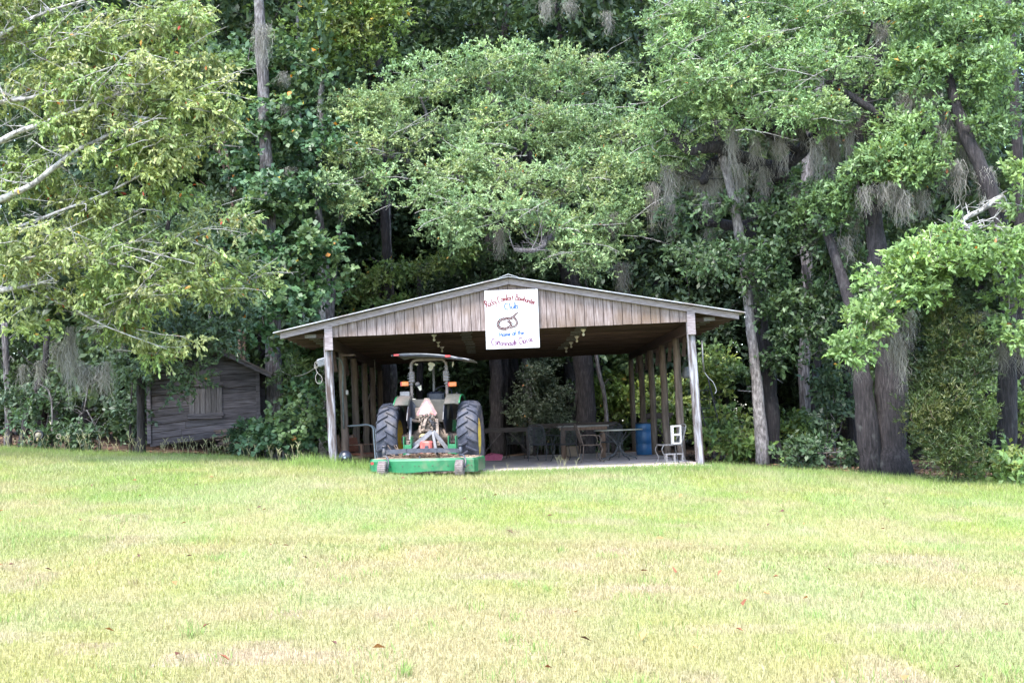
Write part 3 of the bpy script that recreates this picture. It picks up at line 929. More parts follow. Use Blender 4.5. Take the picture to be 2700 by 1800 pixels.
mat('pto_yellow', (.42, .33, .15), (.58, .48, .26), .6, 8)
mat('rust', (.16, .07, .04), (.30, .16, .10), .85, 14)

TY = 26.7
YAW = R(-5.0)
tc0 = P(1137, 1150, TY)
tr = thing('farm_tractor', 'dusty green farm tractor with canopy seen from behind under the pavilion front', 'tractor', (tc0.x, TY, -.02), YAW)
def tyre(r, wd, nl, lugh, rimr):
    m = MB()
    h = wd / 2
    prof = [(rimr, -h * .80), (rimr + .03, -h * .92), ((rimr + r) / 2, -h * 1.04), (r - .10, -h), (r - .045, -h * .9), (r - .02, -h * .5), (r - .012, 0),
            (r - .02, h * .5), (r - .045, h * .9), (r - .10, h), ((rimr + r) / 2, h * 1.04), (rimr + .03, h * .92), (rimr, h * .80), (rimr - .02, 0)]
    m.lathe(prof, 40, axis='x', closed=True)
    for s in (-1, 1):
        for k in range(nl):
            th0 = 2 * math.pi * (k + (.5 if s > 0 else 0)) / nl
            vs, fs = [], []
            n = 5
            for i in range(n):
                t = i / (n - 1)
                x = s * (-.02 + t * (h * 1.03 + .02))
                th = th0 - t * .20
                rc = r - .014 - .035 * t ** 3 - (.05 if i == n - 1 else 0)
                for (dth, dr) in ((-.042, -.012), (-.028, lugh), (.028, lugh), (.042, -.012)):
                    rr_, a = rc + dr, th + dth
                    vs.append((x, -rr_ * math.cos(a), rr_ * math.sin(a)))
            for i in range(n - 1):
                for q in range(3):
                    fs.append((i * 4 + q, i * 4 + q + 1, i * 4 + q + 5, i * 4 + q + 4))
            fs += [(0, 1, 2, 3), tuple((n - 1) * 4 + q for q in (3, 2, 1, 0))]
            m.add(vs, fs)
    return m.mesh('tyre')
def rimmesh(rr, wd, side):
    m = MB(); h = wd / 2 * side
    m.lathe([(rr + .012, h * .80), (rr - .02, h * .82), (rr - .035, h * .45), (rr * .80, h * .2), (rr * .42, h * .25), (rr * .38, h * .50), (rr * .2, h * .55), (.001, h * .55)], 32, axis='x')
    m.lathe([(rr + .012, -h * .80), (rr - .02, -h * .82), (rr - .035, h * .1), (rr * .80, h * .1), (.1, h * .1)], 32, axis='x')
    for k in range(8):
        a = k * math.pi / 4
        m.lathe([(.018, 0), (.018, .03 * side), (.001, .03 * side)], 6, (h * .26, rr * .6 * math.cos(a), rr * .6 * math.sin(a)), 'x')
    return m
big = tyre(.745, .44, 21, .040, .40)
big.materials.append(MATS['tyre_rubber'])
for s in (-1, 1):
    wh = thing('rear_wheel', None, None, (s * .86, 0, .77)); wh.parent = tr; wh.rotation_euler = (R(7 * s), 0, 0)
    link('tyre', big, None, wh); rimmesh(.40, .44, s).build('rim', 'rim_yellow', wh)
small = tyre(.47, .26, 16, .028, .25); small.materials.append(MATS['tyre_rubber'])
for s in (-1, 1):
    wh = thing('front_wheel', None, None, (s * .74, 2.15, .50)); wh.parent = tr
    link('tyre', small, None, wh); rimmesh(.25, .26, s).build('rim', 'rim_yellow', wh)
T = lambda u, v: ((u - 941) / 478.0, (1435 - v) / 478.0)     # enlarged photo pixel -> tractor x, z
m = MB()
m.tube([(-.62, 0, .77), (-.4, 0, .77), (-.3, 0, .80), (0, 0, .84), (.3, 0, .80), (.4, 0, .77), (.62, 0, .77)], [.10, .11, .15, .2, .15, .11, .10], 12)
m.build('rear_axle', 'dusty_metal', tr)
for s in (-1, 1):
    m = MB(); m.bbox((s * .50, -.13, .74), (.24, .12, .20), .02)
    for k in range(4): m.bbox((s * .42 + s * k * .055, -.20, .78), (.02, .05, .10), .004)
    m.build('axle_bracket', 'dusty_metal', tr)
m = MB(); m.bbox((0, .25, .82), (.40, .95, .66), .06); m.bbox((0, -.22, .98), (.30, .18, .32), .04); m.bbox((0, 1.3, .75), (.34, 1.4, .42), .05)
m.build('transmission', 'greasy_metal', tr)
# hydraulic couplers, valves and hoses clustered on the back
m = MB(); rr = random.Random(4)
for k in range(64):
    u, v = rr.uniform(850, 1010), rr.uniform(830, 1000)
    x, z = T(u, v)
    m.bbox((x, -.36 - rr.uniform(0, .08), z), (rr.uniform(.02, .06), rr.uniform(.04, .1), rr.uniform(.03, .09)), .006, Matrix.Rotation(rr.uniform(-.3, .3), 3, 'Y'))
for k in range(8):
    x, z = T(890 + k * 14, 880 - (k % 3) * 15)
    m.lathe([(.014, 0), (.014, -.07), (.009, -.07), (.009, -.1), (0, -.1)], 8, (x, -.40, z), 'y')
m.build('hydraulic_couplers', 'dusty_metal', tr)
for k in range(5):
    x0, z0 = T(rr.uniform(930, 1000), rr.uniform(850, 900)); x1, z1 = T(rr.uniform(1000, 1090), rr.uniform(930, 1010))
    m = MB(); m.tube(cr([(x0, -.40, z0), (x0 + .02, -.50, z0 - .1), (x1, -.45, z1), (x1 + .03, -.3, z1 - .1)], 4), .011, 6); m.build('hose', 'dark_plastic', tr)
# rear body: dusty cowl between the fenders
m = MB()
poly = [(-.44, 1.16), (-.36, 1.10), (.30, 1.10), (.40, 1.18), (.40, 1.50), (.34, 1.58), (-.38, 1.60), (-.46, 1.52)]
m.prism(poly, -.16, .38); m.build('rear_cowl', 'dusty_green', tr)
for s in (-1, 1):
    m = MB(); m.prism([(s * .40, 1.14), (s * .31, 1.16), (s * .29, 1.47), (s * .34, 1.55), (s * .46, 1.5)], -.19, -.161); m.build('cowl_side_panel', 'black_vinyl' if s < 0 else 'dusty_green', tr)
m = MB(); m.bbox((-.1, -.18, 1.30), (.42, .05, .26), .03); m.build('cowl_recess', 'dusty_metal', tr)
# fenders
for s in (-1, 1):
    m = MB(); vs, fs = [], []
    n = 16
    for i in range(n + 1):
        a = R(50 + 105 * i / n); r_ = .885 + .02 * math.sin(a)
        for (x, dr) in ((.37, -.02), (.39, .02), (.60, .03), (.69, .005), (.69, -.03), (.60, .005), (.405, .0), (.39, -.025)):
            vs.append((s * x, -(r_ + dr) * math.cos(a), .77 + (r_ + dr) * math.sin(a)))
    for i in range(n):
        for q in range(8):
            fs.append((i * 8 + q, i * 8 + (q + 1) % 8, (i + 1) * 8 + (q + 1) % 8, (i + 1) * 8 + q))
    fs += [tuple(range(8)), tuple(n * 8 + q for q in range(7, -1, -1))]
    m.add(vs, fs); m.build('fender', 'dusty_green', tr)
    m = MB(); vs = [(s * .385, -.30, .80), (s * .385, .55, .80)]
    arc_ = [(s * .385, -.89 * math.cos(R(25 + 120 * i / 10)), .77 + .89 * math.sin(R(25 + 120 * i / 10))) for i in range(11)]
    ring = [(s * .385, -.40, .85)] + arc_ + [(s * .385, .5, .85)]
    m.prism([(p[1], p[2]) for p in ring], s * .375, s * .392, 'x'); m.build('fender_side', 'black_vinyl', tr)
    m = MB(); m.tube([(s * .70, -.905 * math.cos(R(52 + 100 * i / 12)), .77 + .905 * math.sin(R(52 + 100 * i / 12))) for i in range(13)], .017, 6); m.build('fender_edge', 'green_paint', tr)
# roll bar
m = MB()
hp = .385
pts = [(-hp, -.08, 1.25), (-hp, -.08, 2.0), (-hp, -.08, 2.30)] + [(-hp + .13 - .13 * math.cos(R(a)), -.08, 2.32 + .13 * math.sin(R(a))) for a in (20, 45, 70, 90)] + \
      [(hp - .13 + .13 * math.sin(R(a)), -.08, 2.32 + .13 * math.cos(R(a))) for a in (0, 20, 45, 70)] + [(hp, -.08, 2.30), (hp, -.08, 2.0), (hp, -.08, 1.25)]
m.tube(pts, .034, 8); m.build('roll_bar', 'rops_paint', tr)
for s in (-1, 1):
    m = MB()
    m.bbox((s * hp - s * .015, -.08, 2.08), (.11, .10, .24), .012)
    m.build('hinge_bracket', 'rops_paint', tr)
    for (z, w_) in ((2.28, .10), (2.16, .12), (2.11, .15), (2.05, .15), (1.99, .13), (1.92, .10)):
        m = MB(); m.tube([(s * hp - w_ / 2, -.135, z), (s * hp + w_ / 2, -.135, z)], .011, 6); m.build('hinge_bolt', 'grey_steel', tr)
    x, z = (T(690, 507) if s < 0 else T(1187, 528))
    lp = MB(); lp.bbox((x, -.12, z), (.175, .07, .10), .012); o = lp.build('signal_lamp', 'amber_lens', tr)
    e = MB(); e.bbox((x - s * (-.075), -.125, z), (.03, .075, .10), .008) if s < 0 else e.bbox((x - .08, -.125, z), (.03, .075, .10), .008)
    e.build('red_lens', 'red_lens', o)
    if s < 0:
        e = MB(); e.bbox((x - .08, -.125, z), (.022, .075, .10), .008); e.build('red_lens', 'red_lens', o)
    m = MB(); m.tube([(x, -.09, z), (s * hp, -.08, z)], .015, 6); m.build('lamp_arm', 'rops_paint', tr)
# canopy
m = MB(); vs, fs = [], []
nx_, ny_ = 14, 6
for j in range(ny_ + 1):
    for i in range(nx_ + 1):
        u, v = i / nx_, j / ny_
        x = -.72 + 1.66 * u
        sag = .05 * math.sin(math.pi * u) - .05 * max(0, u - .8) / .2 * (.5 + .5 * math.sin(u * 60)) - .03 * max(0, .1 - u) / .1
        z = 2.575 - .165 * u + sag + .03 * math.sin(v * math.pi)
        y = -.55 + 1.55 * v - .05 * math.sin(math.pi * u)
        vs += [(x, y, z), (x, y, z - .022)]
W_ = (nx_ + 1) * 2
for j in range(ny_):
    for i in range(nx_):
        o_ = j * W_ + i * 2
        fs += [(o_, o_ + 2, o_ + W_ + 2, o_ + W_), (o_ + 1, o_ + W_ + 1, o_ + W_ + 3, o_ + 3)]
for i in range(nx_):
    for j in (0, ny_):
        o_ = j * W_ + i * 2; fs.append((o_, o_ + 1, o_ + 3, o_ + 2))
for j in range(ny_):
    for i in (0, nx_):
        o_ = j * W_ + i * 2; fs.append((o_, o_ + W_, o_ + W_ + 1, o_ + 1))
m.add(vs, fs, True); m.build('canopy', 'canopy_top', tr)
m = MB()
for k in range(24):
    u = k / 23; pts_ = None
rim_pts = [(-.70 + 1.50 * k / 16, -.565, 2.535 - .165 * (.03 + .86 * k / 16) + .05 * math.sin(math.pi * (.03 + .86 * k / 16))) for k in range(17)]
m.tube(rim_pts, .02, 6); cn = m.build('canopy_rail', 'dark_steel', tr)
for u in (652, 1178):
    x, z = T(u, 220 if u < 900 else 250); m = MB(); m.bbox((x, -.60, z), (.115, .02, .04), .004); m.build('reflector', 'red_lens', tr)
for (x, z, w_, h_, a_) in ((.05, 2.34, .16, .12, .3), (.03, 2.26, .12, .10, -.5), (-.28, 2.36, .1, .05, .2), (.52, 2.34, .04, .14, .1)):
    m = MB(); vs = []
    for i in range(9):
        a = i * 6.283 / 9; r_ = rr.uniform(.7, 1.1)
        vs.append((w_ / 2 * r_ * math.cos(a), h_ / 2 * r_ * math.sin(a)))
    m.prism(vs, -.012, .012); o = m.build('torn_liner', 'cream_foam', tr); o.location = (x, .0, z); o.rotation_euler = (.3, a_, .3)
# seat, steering wheel, hood, exhaust, mirror, tool box
m = MB(); m.bbox((.06, .42, 1.62), (.38, .12, .30), .05); m.bbox((.06, .62, 1.45), (.42, .42, .12), .04); m.build('seat', 'black_vinyl', tr)
m = MB(); rw = .20; RT = Matrix.Rotation(R(55), 3, 'X')
m.tube([tuple(Vector((.14, .98, 1.74)) + RT @ Vector((rw * math.cos(k * .3142), rw * math.sin(k * .3142), 0))) for k in range(20)], .014, 6, closed=True)
for k in range(3):
    m.tube([(.14, .98, 1.74), tuple(Vector((.14, .98, 1.74)) + RT @ Vector((rw * math.cos(k * 2.094 + .5), rw * math.sin(k * 2.094 + .5), 0)))], .01, 5)
m.tube([(.14, .98, 1.74), (.14, 1.2, 1.35)], .03, 8); m.build('steering_wheel', 'black_vinyl', tr)
m = MB(); m.bbox((.10, 1.25, 1.38), (.50, .3, .42), .05); m.build('dashboard', 'black_vinyl', tr)
m = MB(); m.bbox((0.0, 2.0, 1.12), (.60, 1.5, .62), .10); m.build('hood', 'green_paint', tr)
m = MB(); m.tube([(-.14, 1.5, 1.35), (-.14, 1.5, 2.42)], .03, 8); m.build('exhaust_stack', 'grey_steel', tr)
m = MB(); m.tube([(-.7, 2.15, .5), (.7, 2.15, .5)], .08, 8); m.build('front_axle', 'greasy_metal', tr)
x, z = T(690, 615)
m = MB(); m.bbox((x, -.05, z), (.21, .22, .12), .012); m.build('tool_box', 'grey_steel', tr)
x, z = T(822, 515); m = MB(); m.lathe([(.0, -.05), (.045, -.05), (.055, 0), (.04, .05), (0, .06)], 12, (x, -.1, z), 'y'); m.build('work_lamp', 'dark_steel', tr)
x, z = T(845, 555); m = MB(); m.prism([(x - .05, z + .03), (x + .03, z + .06), (x + .04, z - .04), (x + .0, z - .06)], -.12, -.11); m.build('torn_tag', 'cream_foam', tr)
x, z = T(778, 672); m = MB(); m.bbox((x, -.1, z), (.10, .08, .04), .018); m.build('rag', 'cream_foam', tr)
x, z = T(1228, 640); m = MB(); m.tube([(x, -.1, z - .05), (x, -.1, z + .06)], .012, 6); m.build('pin', 'dark_plastic', tr)
# slow moving vehicle emblem
TL = R(-14)
em = thing('emblem', None, None, (T(925, 760)[0], -.30, T(925, 760)[1])); em.parent = tr; em.rotation_euler = (TL, 0, 0)
m = MB(); m.prism([(-.23, -.13), (-.20, -.19), (.20, -.19), (.23, -.13), (.05, .21), (-.05, .21)], 0, .012); m.build('emblem_back', 'dusty_metal', em)
m = MB(); m.prism([(-.215, -.135), (-.19, -.175), (.19, -.175), (.215, -.135), (.035, .17), (-.035, .17)], -.006, -.001); m.build('emblem_border', 'smv_red', em)
m = MB(); m.prism([(-.165, -.15), (.165, -.15), (0, .145)], -.011, -.007); m.build('emblem_triangle', 'smv_faded', em)
m = MB(); m.prism([(.09, -.148), (.163, -.148), (.03, .10), (.0, .05)], -.0145, -.0115); m.build('emblem_fade', 'smv_orange', em)
for (x, z) in ((0, .08), (.0, -.02), (.01, -.06)):
    m = MB(); m.lathe([(0, -.02), (.01, -.018), (.011, -.0115)], 8, (x, 0, z), 'y'); m.build('bolt', 'screw', em)
# three point linkage
def tpart(name, a, b, wx, mt, y0=-.45, y1=-.6):
    (x0, z0), (x1, z1) = T(*a), T(*b)
    m = MB(); m.beam((x0, y0, z0), (x1, y1, z1), wx, wx * .8); return m.build(name, mt, tr)
tpart('lift_rod', (770, 860), (770, 1080), .045, 'grey_steel', -.42, -.62)
tpart('lift_rod', (1035, 880), (1052, 1080), .055, 'dusty_metal', -.42, -.62)
tpart('rocker_arm', (770, 880), (850, 900), .06, 'dusty_metal', -.42, -.25)
tpart('rocker_arm', (1035, 890), (985, 880), .06, 'dusty_metal', -.42, -.25)
tpart('lower_link', (760, 1110), (800, 1080), .07, 'dusty_metal', -.85, -.05)
tpart('lower_link', (1075, 1130), (1040, 1080), .07, 'dusty_metal', -.85, -.05)
tpart('top_link', (930, 955), (925, 860), .06, 'dusty_metal', -.85, -.35)
m = MB(); x, z = T(892, 1065)
m.lathe([(.03, -.75), (.04, -.72), (.055, -.6), (.085, -.5), (.09, -.42), (.07, -.36), (.03, -.34)], 16, (x, 0, z), 'y'); m.build('drive_shaft_guard', 'pto_yellow', tr)

# ------------------------------------------------------------------ rotary cutter hitched behind the tractor
c0 = Matrix.Rotation(YAW, 3, 'Z') @ Vector((0, -1.62, 0)) + Vector((tc0.x, TY, 0))
mo = thing('rotary_cutter', 'green rotary cutter deck with two small tail wheels hitched behind the tractor', 'mower', (c0.x + .16, c0.y, .06), YAW, rot=(0, R(.6), YAW))
DW, ZT, ZB = 1.085, .30, .045
front, back = .78, -.62
plan = [(-DW, front), (-DW, back + .12)] + [(-DW + .06 + (2 * DW - .12) * i / 12, back - .16 * math.sin(math.pi * i / 12) + .0) for i in range(13)] + [(DW, back + .12), (DW, front)]
m = MB(); m.prism([(x * .97, y * .97) for x, y in plan], ZT - .012, ZT + .004, 'z'); m.build('deck_top', mat('dusty_deck', (.33, .24, .17), (.50, .40, .31), .9, 5, dirt=((.05, .25, .10), 2.5, .62, .8)), mo)
m = MB(); vs, fs = [], []
for (x, y) in plan:
    for (sc_, z) in ((1.0, ZB + .02 * math.sin(x * 5)), (1.0, ZT - .04), (.985, ZT - .01), (.965, ZT + .006), (.95, ZT - .02), (.985, ZT - .06), (.988, ZB + .005)):
        vs.append((x * sc_, y * sc_, z))
n = len(plan)
for i in range(n - 1):
    for q in range(6):
        fs.append((i * 7 + q, (i + 1) * 7 + q, (i + 1) * 7 + q + 1, i * 7 + q + 1))
m.add(vs, fs); m.build('deck_skirt', 'green_paint', mo)
for x in (-.62, -.38, -.13, -.05, .22, .52, .86, .98):
    m = MB(); yb = back - .16 * math.sin(math.pi * (x + DW) / (2 * DW))
    m.bbox((x, yb - .004, ZB + .12 - .01 * abs(x)), (.022, .012, .016), .003); m.build('skirt_bolt', 'screw', mo)
m = MB(); m.box((-1.0, back - .062, ZT - .075), (.055, .01, .05)); m.build('reflector', 'red_lens', mo)
for (x, z) in ((.80, .18), (.85, .175), (.875, .135), (.92, .16)):
    m = MB(); m.box((x, back - .092, z), (.03, .012, .02)); m.build('rust_patch', 'rust', mo)
m = MB()
pts_ = [(-.765, -.60, .44), (-.30, -.66, .46), (.30, -.66, .46), (.765, -.60, .44)]
for a_, b_ in zip(pts_[:-1], pts_[1:]):
    m.beam(a_, b_, .10, .085)
m.build('tail_frame', 'dark_steel', mo)
for s in (-1, 1):
    m = MB(); m.beam((s * .30, -.62, .43), (s * .12, .35, .34), .05, .03); m.build('tail_frame_brace', 'dark_steel', mo)
    m = MB(); m.tube([(s * .765, -.66, .34), (s * .765, -.66, .55)], .035, 10); m.tube([(s * .765, -.66, .54), (s * .765, -.66, .57)], .05, 8); m.build('caster_pivot', 'dark_steel', mo)
    m = MB(); m.tube(cr([(s * .765 - .02, -.68, .36), (s * .765 + .07, -.74, .35), (s * .765 + .115, -.80, .24), (s * .765 + .10, -.83, .13)], 4), .017, 6)
    m.tube([(s * .765 - .09, -.83, .13), (s * .765 + .12, -.83, .13)], .014, 6); m.build('caster_fork', 'dark_steel', mo)
    m = MB(); R_ = .165
    m.lathe([(.05, -.07), (R_ - .03, -.085), (R_, -.065), (R_, .065), (R_ - .03, .085), (.05, .07)], 26, (s * .765, -.83, .10), 'x')
    for k in range(26):
        a = k * 6.283 / 26
        m.box((s * .765, -.83 + (R_ + .002) * math.cos(a), .10 + (R_ + .002) * math.sin(a)), (.14, .012, .02), Matrix.Rotation(a, 3, 'X'))
    m.build('tail_wheel', mat('caster_rubber', (.16, .125, .12), (.30, .25, .235), .85, 14), mo)
    m = MB(); m.bbox((s * .46 + .02 - .075, .30, .52), (.02, .26, .42), .004); m.bbox((s * .46 + .02 + .075, .30, .52), (.02, .26, .42), .004)
    m.bbox((s * .46 + .02, .28, .46), (.15, .2, .20), .01); m.build('hitch_lug', 'green_paint', mo)
m = MB(); m.bbox((-.03, .12, .50), (.24, .30, .27), .03); m.build('gear_box', 'gear_red', mo)
m = MB(); m.bbox((-.01, -.035, .50), (.08, .02, .09), .01); m.build('gear_box_cover', 'dark_steel', mo)
for (a_, b_, w_) in (((.02, .50, .83), (-.42, .46, .50), .075), ((.05, .48, .83), (.36, .46, .44), .08), ((.02, .46, .80), (-.40, -.30, .34), .05), ((.05, .46, .80), (.24, -.30, .34), .05)):
    m = MB(); m.beam(a_, b_, w_, .035, (0, 1, 0)); m.build('mast_bar', 'grey_steel', mo)
m = MB(); m.tube([(-.42, .38, .52), (-.30, .55, .56)], .055, 10); m.build('hitch_cylinder', 'grey_steel', mo)
m = MB(); m.bbox((-.04, back - .10, .29), (.03, .05, .12), .006); m.build('drop_pin', 'dark_steel', mo)
# cut straw lying on the deck
mat('straw', (.17, .10, .07), (.40, .29, .20), .95, 30, lo=.4, hi=.6)
m = MB()
for k in range(420):
    x = random.gauss(.0, .36); y = random.uniform(-.55, .35); l = random.uniform(.06, .2); a = random.uniform(-.9, .9)
    zz = ZT + .02 + max(0, .07 - abs(x) * .09) * random.random()
    if abs(x) > 1: continue
    m.tube([(x - math.cos(a) * l / 2, y - math.sin(a) * l / 2, zz), (x + math.cos(a) * l / 2, y + math.sin(a) * l / 2, zz + random.uniform(-.01, .03))], random.uniform(.004, .012), 3, False)
for k in range(7):
    x = -.62 + random.uniform(0, .25); m.tube([(x, -.1, ZT), (x - random.uniform(.1, .25), -.1, ZT + random.uniform(.1, .32))], .006, 3, False)
o = m.build('cut_straw', 'straw'); o.location = mo.location; o.rotation_euler = mo.rotation_euler
tag(o, 'brown cut straw and twigs heaped on the mower deck', 'straw', kind='stuff')
# ------------------------------------------------------------------ furniture and odds and ends in the pavilion
mat('iron_brown', (.10, .075, .06), (.24, .17, .13), .7, 14)
mat('iron_grey', (.05, .053, .057), (.13, .135, .145), .6, 14)
mat('iron_dark', (.03, .03, .032), (.09, .085, .085), .7, 14)
mat('table_top', (.30, .29, .22), (.52, .50, .42), .5, 8, spec=.5)
mat('plank_grey', (.22, .20, .19), (.42, .39, .37), .8, 5, (.4, 3, 3), .2)
mat('plank_dark', (.055, .042, .04), (.13, .10, .09), .8, 5, (.4, 3, 3), .2)
mat('old_wood', (.16, .095, .065), (.31, .20, .145), .85, 6, (2, 2, .5), .3)
mat('rust_seat', (.25, .09, .055), (.34, .14, .09), .8, 8)
mat('block', (.48, .48, .48), (.62, .62, .62), .95, 40, bump=.3)
mat('block_dark', (.33, .31, .30), (.48, .45, .43), .95, 40, bump=.3)
mat('barrel_blue', (.015, .11, .30), (.035, .18, .42), .4, 6, spec=.5)
mat('pink_plastic', (.55, .06, .17), (.70, .14, .27), .5, 8)
mat('hoop_steel', (.22, .28, .32), (.36, .42, .46), .45, 12, metal=.3)
mat('black_rubber', (.012, .014, .022), (.03, .033, .05), .3, 8, spec=.6)

def slab_p(px, Y, z=0.0):
    p = P(px, 1160, Y); return Vector((p.x, Y, z))

def lattice(m, w_, h_, nx_, nz_, fn, t=.006):
    """woven metal: thin strips both ways; fn maps (u, v) -> point"""
    for i in range(nx_ + 1):
        u = -w_ / 2 + w_ * i / nx_
        m.tube([fn(u, h_ * k / 4) for k in range(5)], t, 3, False)
    for j in range(nz_ + 1):
        v = h_ * j / nz_
        m.tube([fn(-w_ / 2 + w_ * k / 4, v) for k in range(5)], t, 3, False)

def patio_chair(label, loc, rz, mt='iron_grey', arms=True, solid=False, hb=.88, name='patio_chair', lean=.22, spring=False):
    """metal garden chair facing local -y; back at +y"""
    t = thing(name, label, 'chair', loc, rz, 'metal garden chairs')
    sw, sd, sh_ = .46, .44, .42
    m = MB()
    seat = lambda u, v: (u, -sd / 2 + v, sh_ + .02 - .035 * math.sin(math.pi * v / sd))
    if solid:
        for i in range(7):
            y = -sd / 2 + .03 + i * .064
            m.bbox((0, y, seat(0, y + sd / 2)[2]), (sw, .056, .012), .003)
    else:
        lattice(m, sw, sd, 16, 14, seat)
    m.build('seat', mt, t)
    hh = hb - sh_
    back = lambda u, v: (u, sd / 2 - .01 + lean * v, sh_ + .03 + v)
    m = MB()
    if solid:
        for i in range(7):
            u = -sw / 2 + .03 + i * .067
            m.beam(back(u, .02), back(u, hh - .02), .05, .01, (0, 1, 0))
    else:
        lattice(m, sw - .02, hh - .03, 14, 14, back)
    m.build('backrest', mt, t)
    m = MB()
    m.tube(cr([back(-sw / 2, 0), back(-sw / 2, hh * .8), back(-sw / 2 + .06, hh), back(0, hh + .03), back(sw / 2 - .06, hh), back(sw / 2, hh * .8), back(sw / 2, 0)], 4), .012, 6)
    m.build('back_frame', mt, t)
    m = MB(); m.tube([(-sw / 2, -sd / 2, sh_), (sw / 2, -sd / 2, sh_), (sw / 2, sd / 2, sh_), (-sw / 2, sd / 2, sh_)], .012, 6, closed=True); m.build('seat_frame', mt, t)
    for s in (-1, 1):
        m = MB(); m.tube(cr([(s * sw / 2, -sd / 2 + .02, sh_), (s * (sw / 2 + .02), -sd / 2 - .03, sh_ * .75), (s * (sw / 2 + .02), -sd / 2 + .04, sh_ * .3), (s * (sw / 2 + .03), -sd / 2 - .06, .012)], 4), .011, 6); m.build('leg', mt, t)
        m = MB(); m.tube(cr([(s * sw / 2, sd / 2 - .02, sh_), (s * (sw / 2 + .02), sd / 2 + .0, sh_ * .5), (s * (sw / 2 + .03), sd / 2 + .06, .012)], 4), .011, 6); m.build('leg', mt, t)
        if arms:
            a = back(s * sw / 2, hh * .45)
            m = MB(); m.tube(cr([a, (s * (sw / 2 + .05), .06, a[2] + .01), (s * (sw / 2 + .05), -sd / 2 + .06, a[2] - .01), (s * (sw / 2 + .03), -sd / 2 + .0, a[2] - .10), (s * sw / 2, -sd / 2 + .03, sh_)], 4), .011, 6); m.build('armrest', mt, t)
    return t

patio_chair('brown metal armchair pulled up facing the round table', slab_p(1556, 29.6), R(96), 'iron_brown', solid=True, hb=.86, lean=.30)
rc = patio_chair('grey mesh chair by the right front post with a concrete block on it', slab_p(1765, 26.75), R(-80), 'iron_grey', arms=False, hb=.80, lean=.30)
patio_chair('dark mesh chair with its back to the lawn beside the brown armchair', slab_p(1488, 31.2), R(205), 'iron_dark', hb=.86)
patio_chair('thin grey mesh chair standing left of the dark mesh chair', slab_p(1428, 32.0), R(150), 'iron_grey', hb=.88)
patio_chair('dark chair tucked under the far table next to the tractor wheel', slab_p(1362, 35.0), R(170), 'iron_dark', hb=.80)
patio_chair('grey mesh chair on the far side of the round table', slab_p(1612, 32.6), R(-20), 'iron_grey', hb=.84)

tb = thing('round_patio_table', 'round metal patio table with curved tube legs', 'table', slab_p(1631, 30.6))
m = MB(); m.lathe([(0.001, .762), (.58, .762), (.60, .755), (.605, .742), (.60, .73), (.57, .735), (.02, .735)], 40); m.build('table_top', 'table_top', tb)
for k in range(4):
    a = R(25 + 90 * k); c_, s_ = math.cos(a), math.sin(a)
    m = MB(); m.tube(cr([(c_ * r_, s_ * r_, z) for (r_, z) in ((.42, .735), (.34, .66), (.16, .52), (.055, .38), (.07, .26), (.20, .13), (.38, .075), (.47, .05), (.50, .0))], 4), .016, 7)
    m.build('leg', 'iron_grey', tb)
m = MB(); m.tube([(.06 * math.cos(k * .785), .06 * math.sin(k * .785), .38) for k in range(8)], .010, 5, closed=True); m.build('leg_ring', 'iron_grey', tb)

def block(label, loc, rot, mt, group='concrete blocks'):
    """hollow two core block, 40 x 20 x 20, cores along y"""
    t = thing('concrete_block', label, 'block', loc, 0, group, rot)
    m = MB()
    W_, H_, D_, th = .40, .20, .20, .032
    for z in (-H_ / 2 + th / 2, H_ / 2 - th / 2): m.bbox((0, 0, z), (W_, D_, th), .004)
    for x in (-W_ / 2 + th / 2, 0, W_ / 2 - th / 2): m.bbox((x, 0, 0), (th if x else .04, D_ - .002, H_ - 2 * th + .004), .002)
    m.build('block_body', mt, t)
    return t
sp = rc.location
block('white hollow concrete block standing on end on the mesh chair', (P(1783, 1160, 26.72).x, 26.70, .43 + .205), (0, R(90), R(4)), 'block')
block('grey concrete block lying on the floor behind the mesh chair', (P(1776, 1200, 28.0).x, 28.0, .10), (0, 0, R(8)), 'block_dark')

def work_table(label, px0, px1, Y, z, mt, dep=.75, thick=.05, brace=True, legw=.06, mtl='plank_dark'):
    a, b = slab_p(px0, Y), slab_p(px1, Y)
    c = (a + b) / 2; L_ = b.x - a.x
    t = thing('long_table', label, 'table', (c.x, Y, 0), 0)
    nb = 4
    for k in range(nb):
        m = MB(); m.bbox((0, -dep / 2 + dep * (k + .5) / nb, z - thick / 2), (L_, dep / nb - .008, thick), .004); m.build('top_plank', mt, t)
    for sx in (-1, 1):
        for sy in (-1, 1):
            m = MB(); m.bbox((sx * (L_ / 2 - .15), sy * (dep / 2 - .08), (z - thick) / 2), (legw, legw, z - thick), .004); m.build('leg', mtl, t)
        if brace:
            m = MB(); m.beam((sx * (L_ / 2 - .15), -dep / 2 + .03, .2), (sx * (L_ / 2 - .7), -dep / 2 + .03, z - thick - .02), .03, .03); m.build('brace', mtl, t)
            m = MB(); m.beam((sx * (L_ / 2 - .15), -dep / 2 + .1, .15), (sx * (L_ / 2 - .15), dep / 2 - .1, .15), .03, .03); m.build('stretcher', mtl, t)
    m = MB(); m.bbox((0, -dep / 2 + .03, z - thick - .04), (L_ - .1, .03, .08), .004); m.build('apron', mtl, t)
    return t
work_table('long dark work table beside the right tractor wheel', 1262, 1405, 34.6, .88, 'plank_dark')
work_table('long dark plank table along the open back of the pavilion', 1395, 1628, 37.0, .95, 'plank_dark', .6)
work_table('pale grey plank table behind the brown armchair', 1470, 1604, 33.2, .88, 'plank_grey', .8, .045, False, .10, 'old_wood')
work_table('dark counter with slab top behind the blue barrel', 1690, 1776, 36.4, 1.16, 'plank_dark', .5, .09)

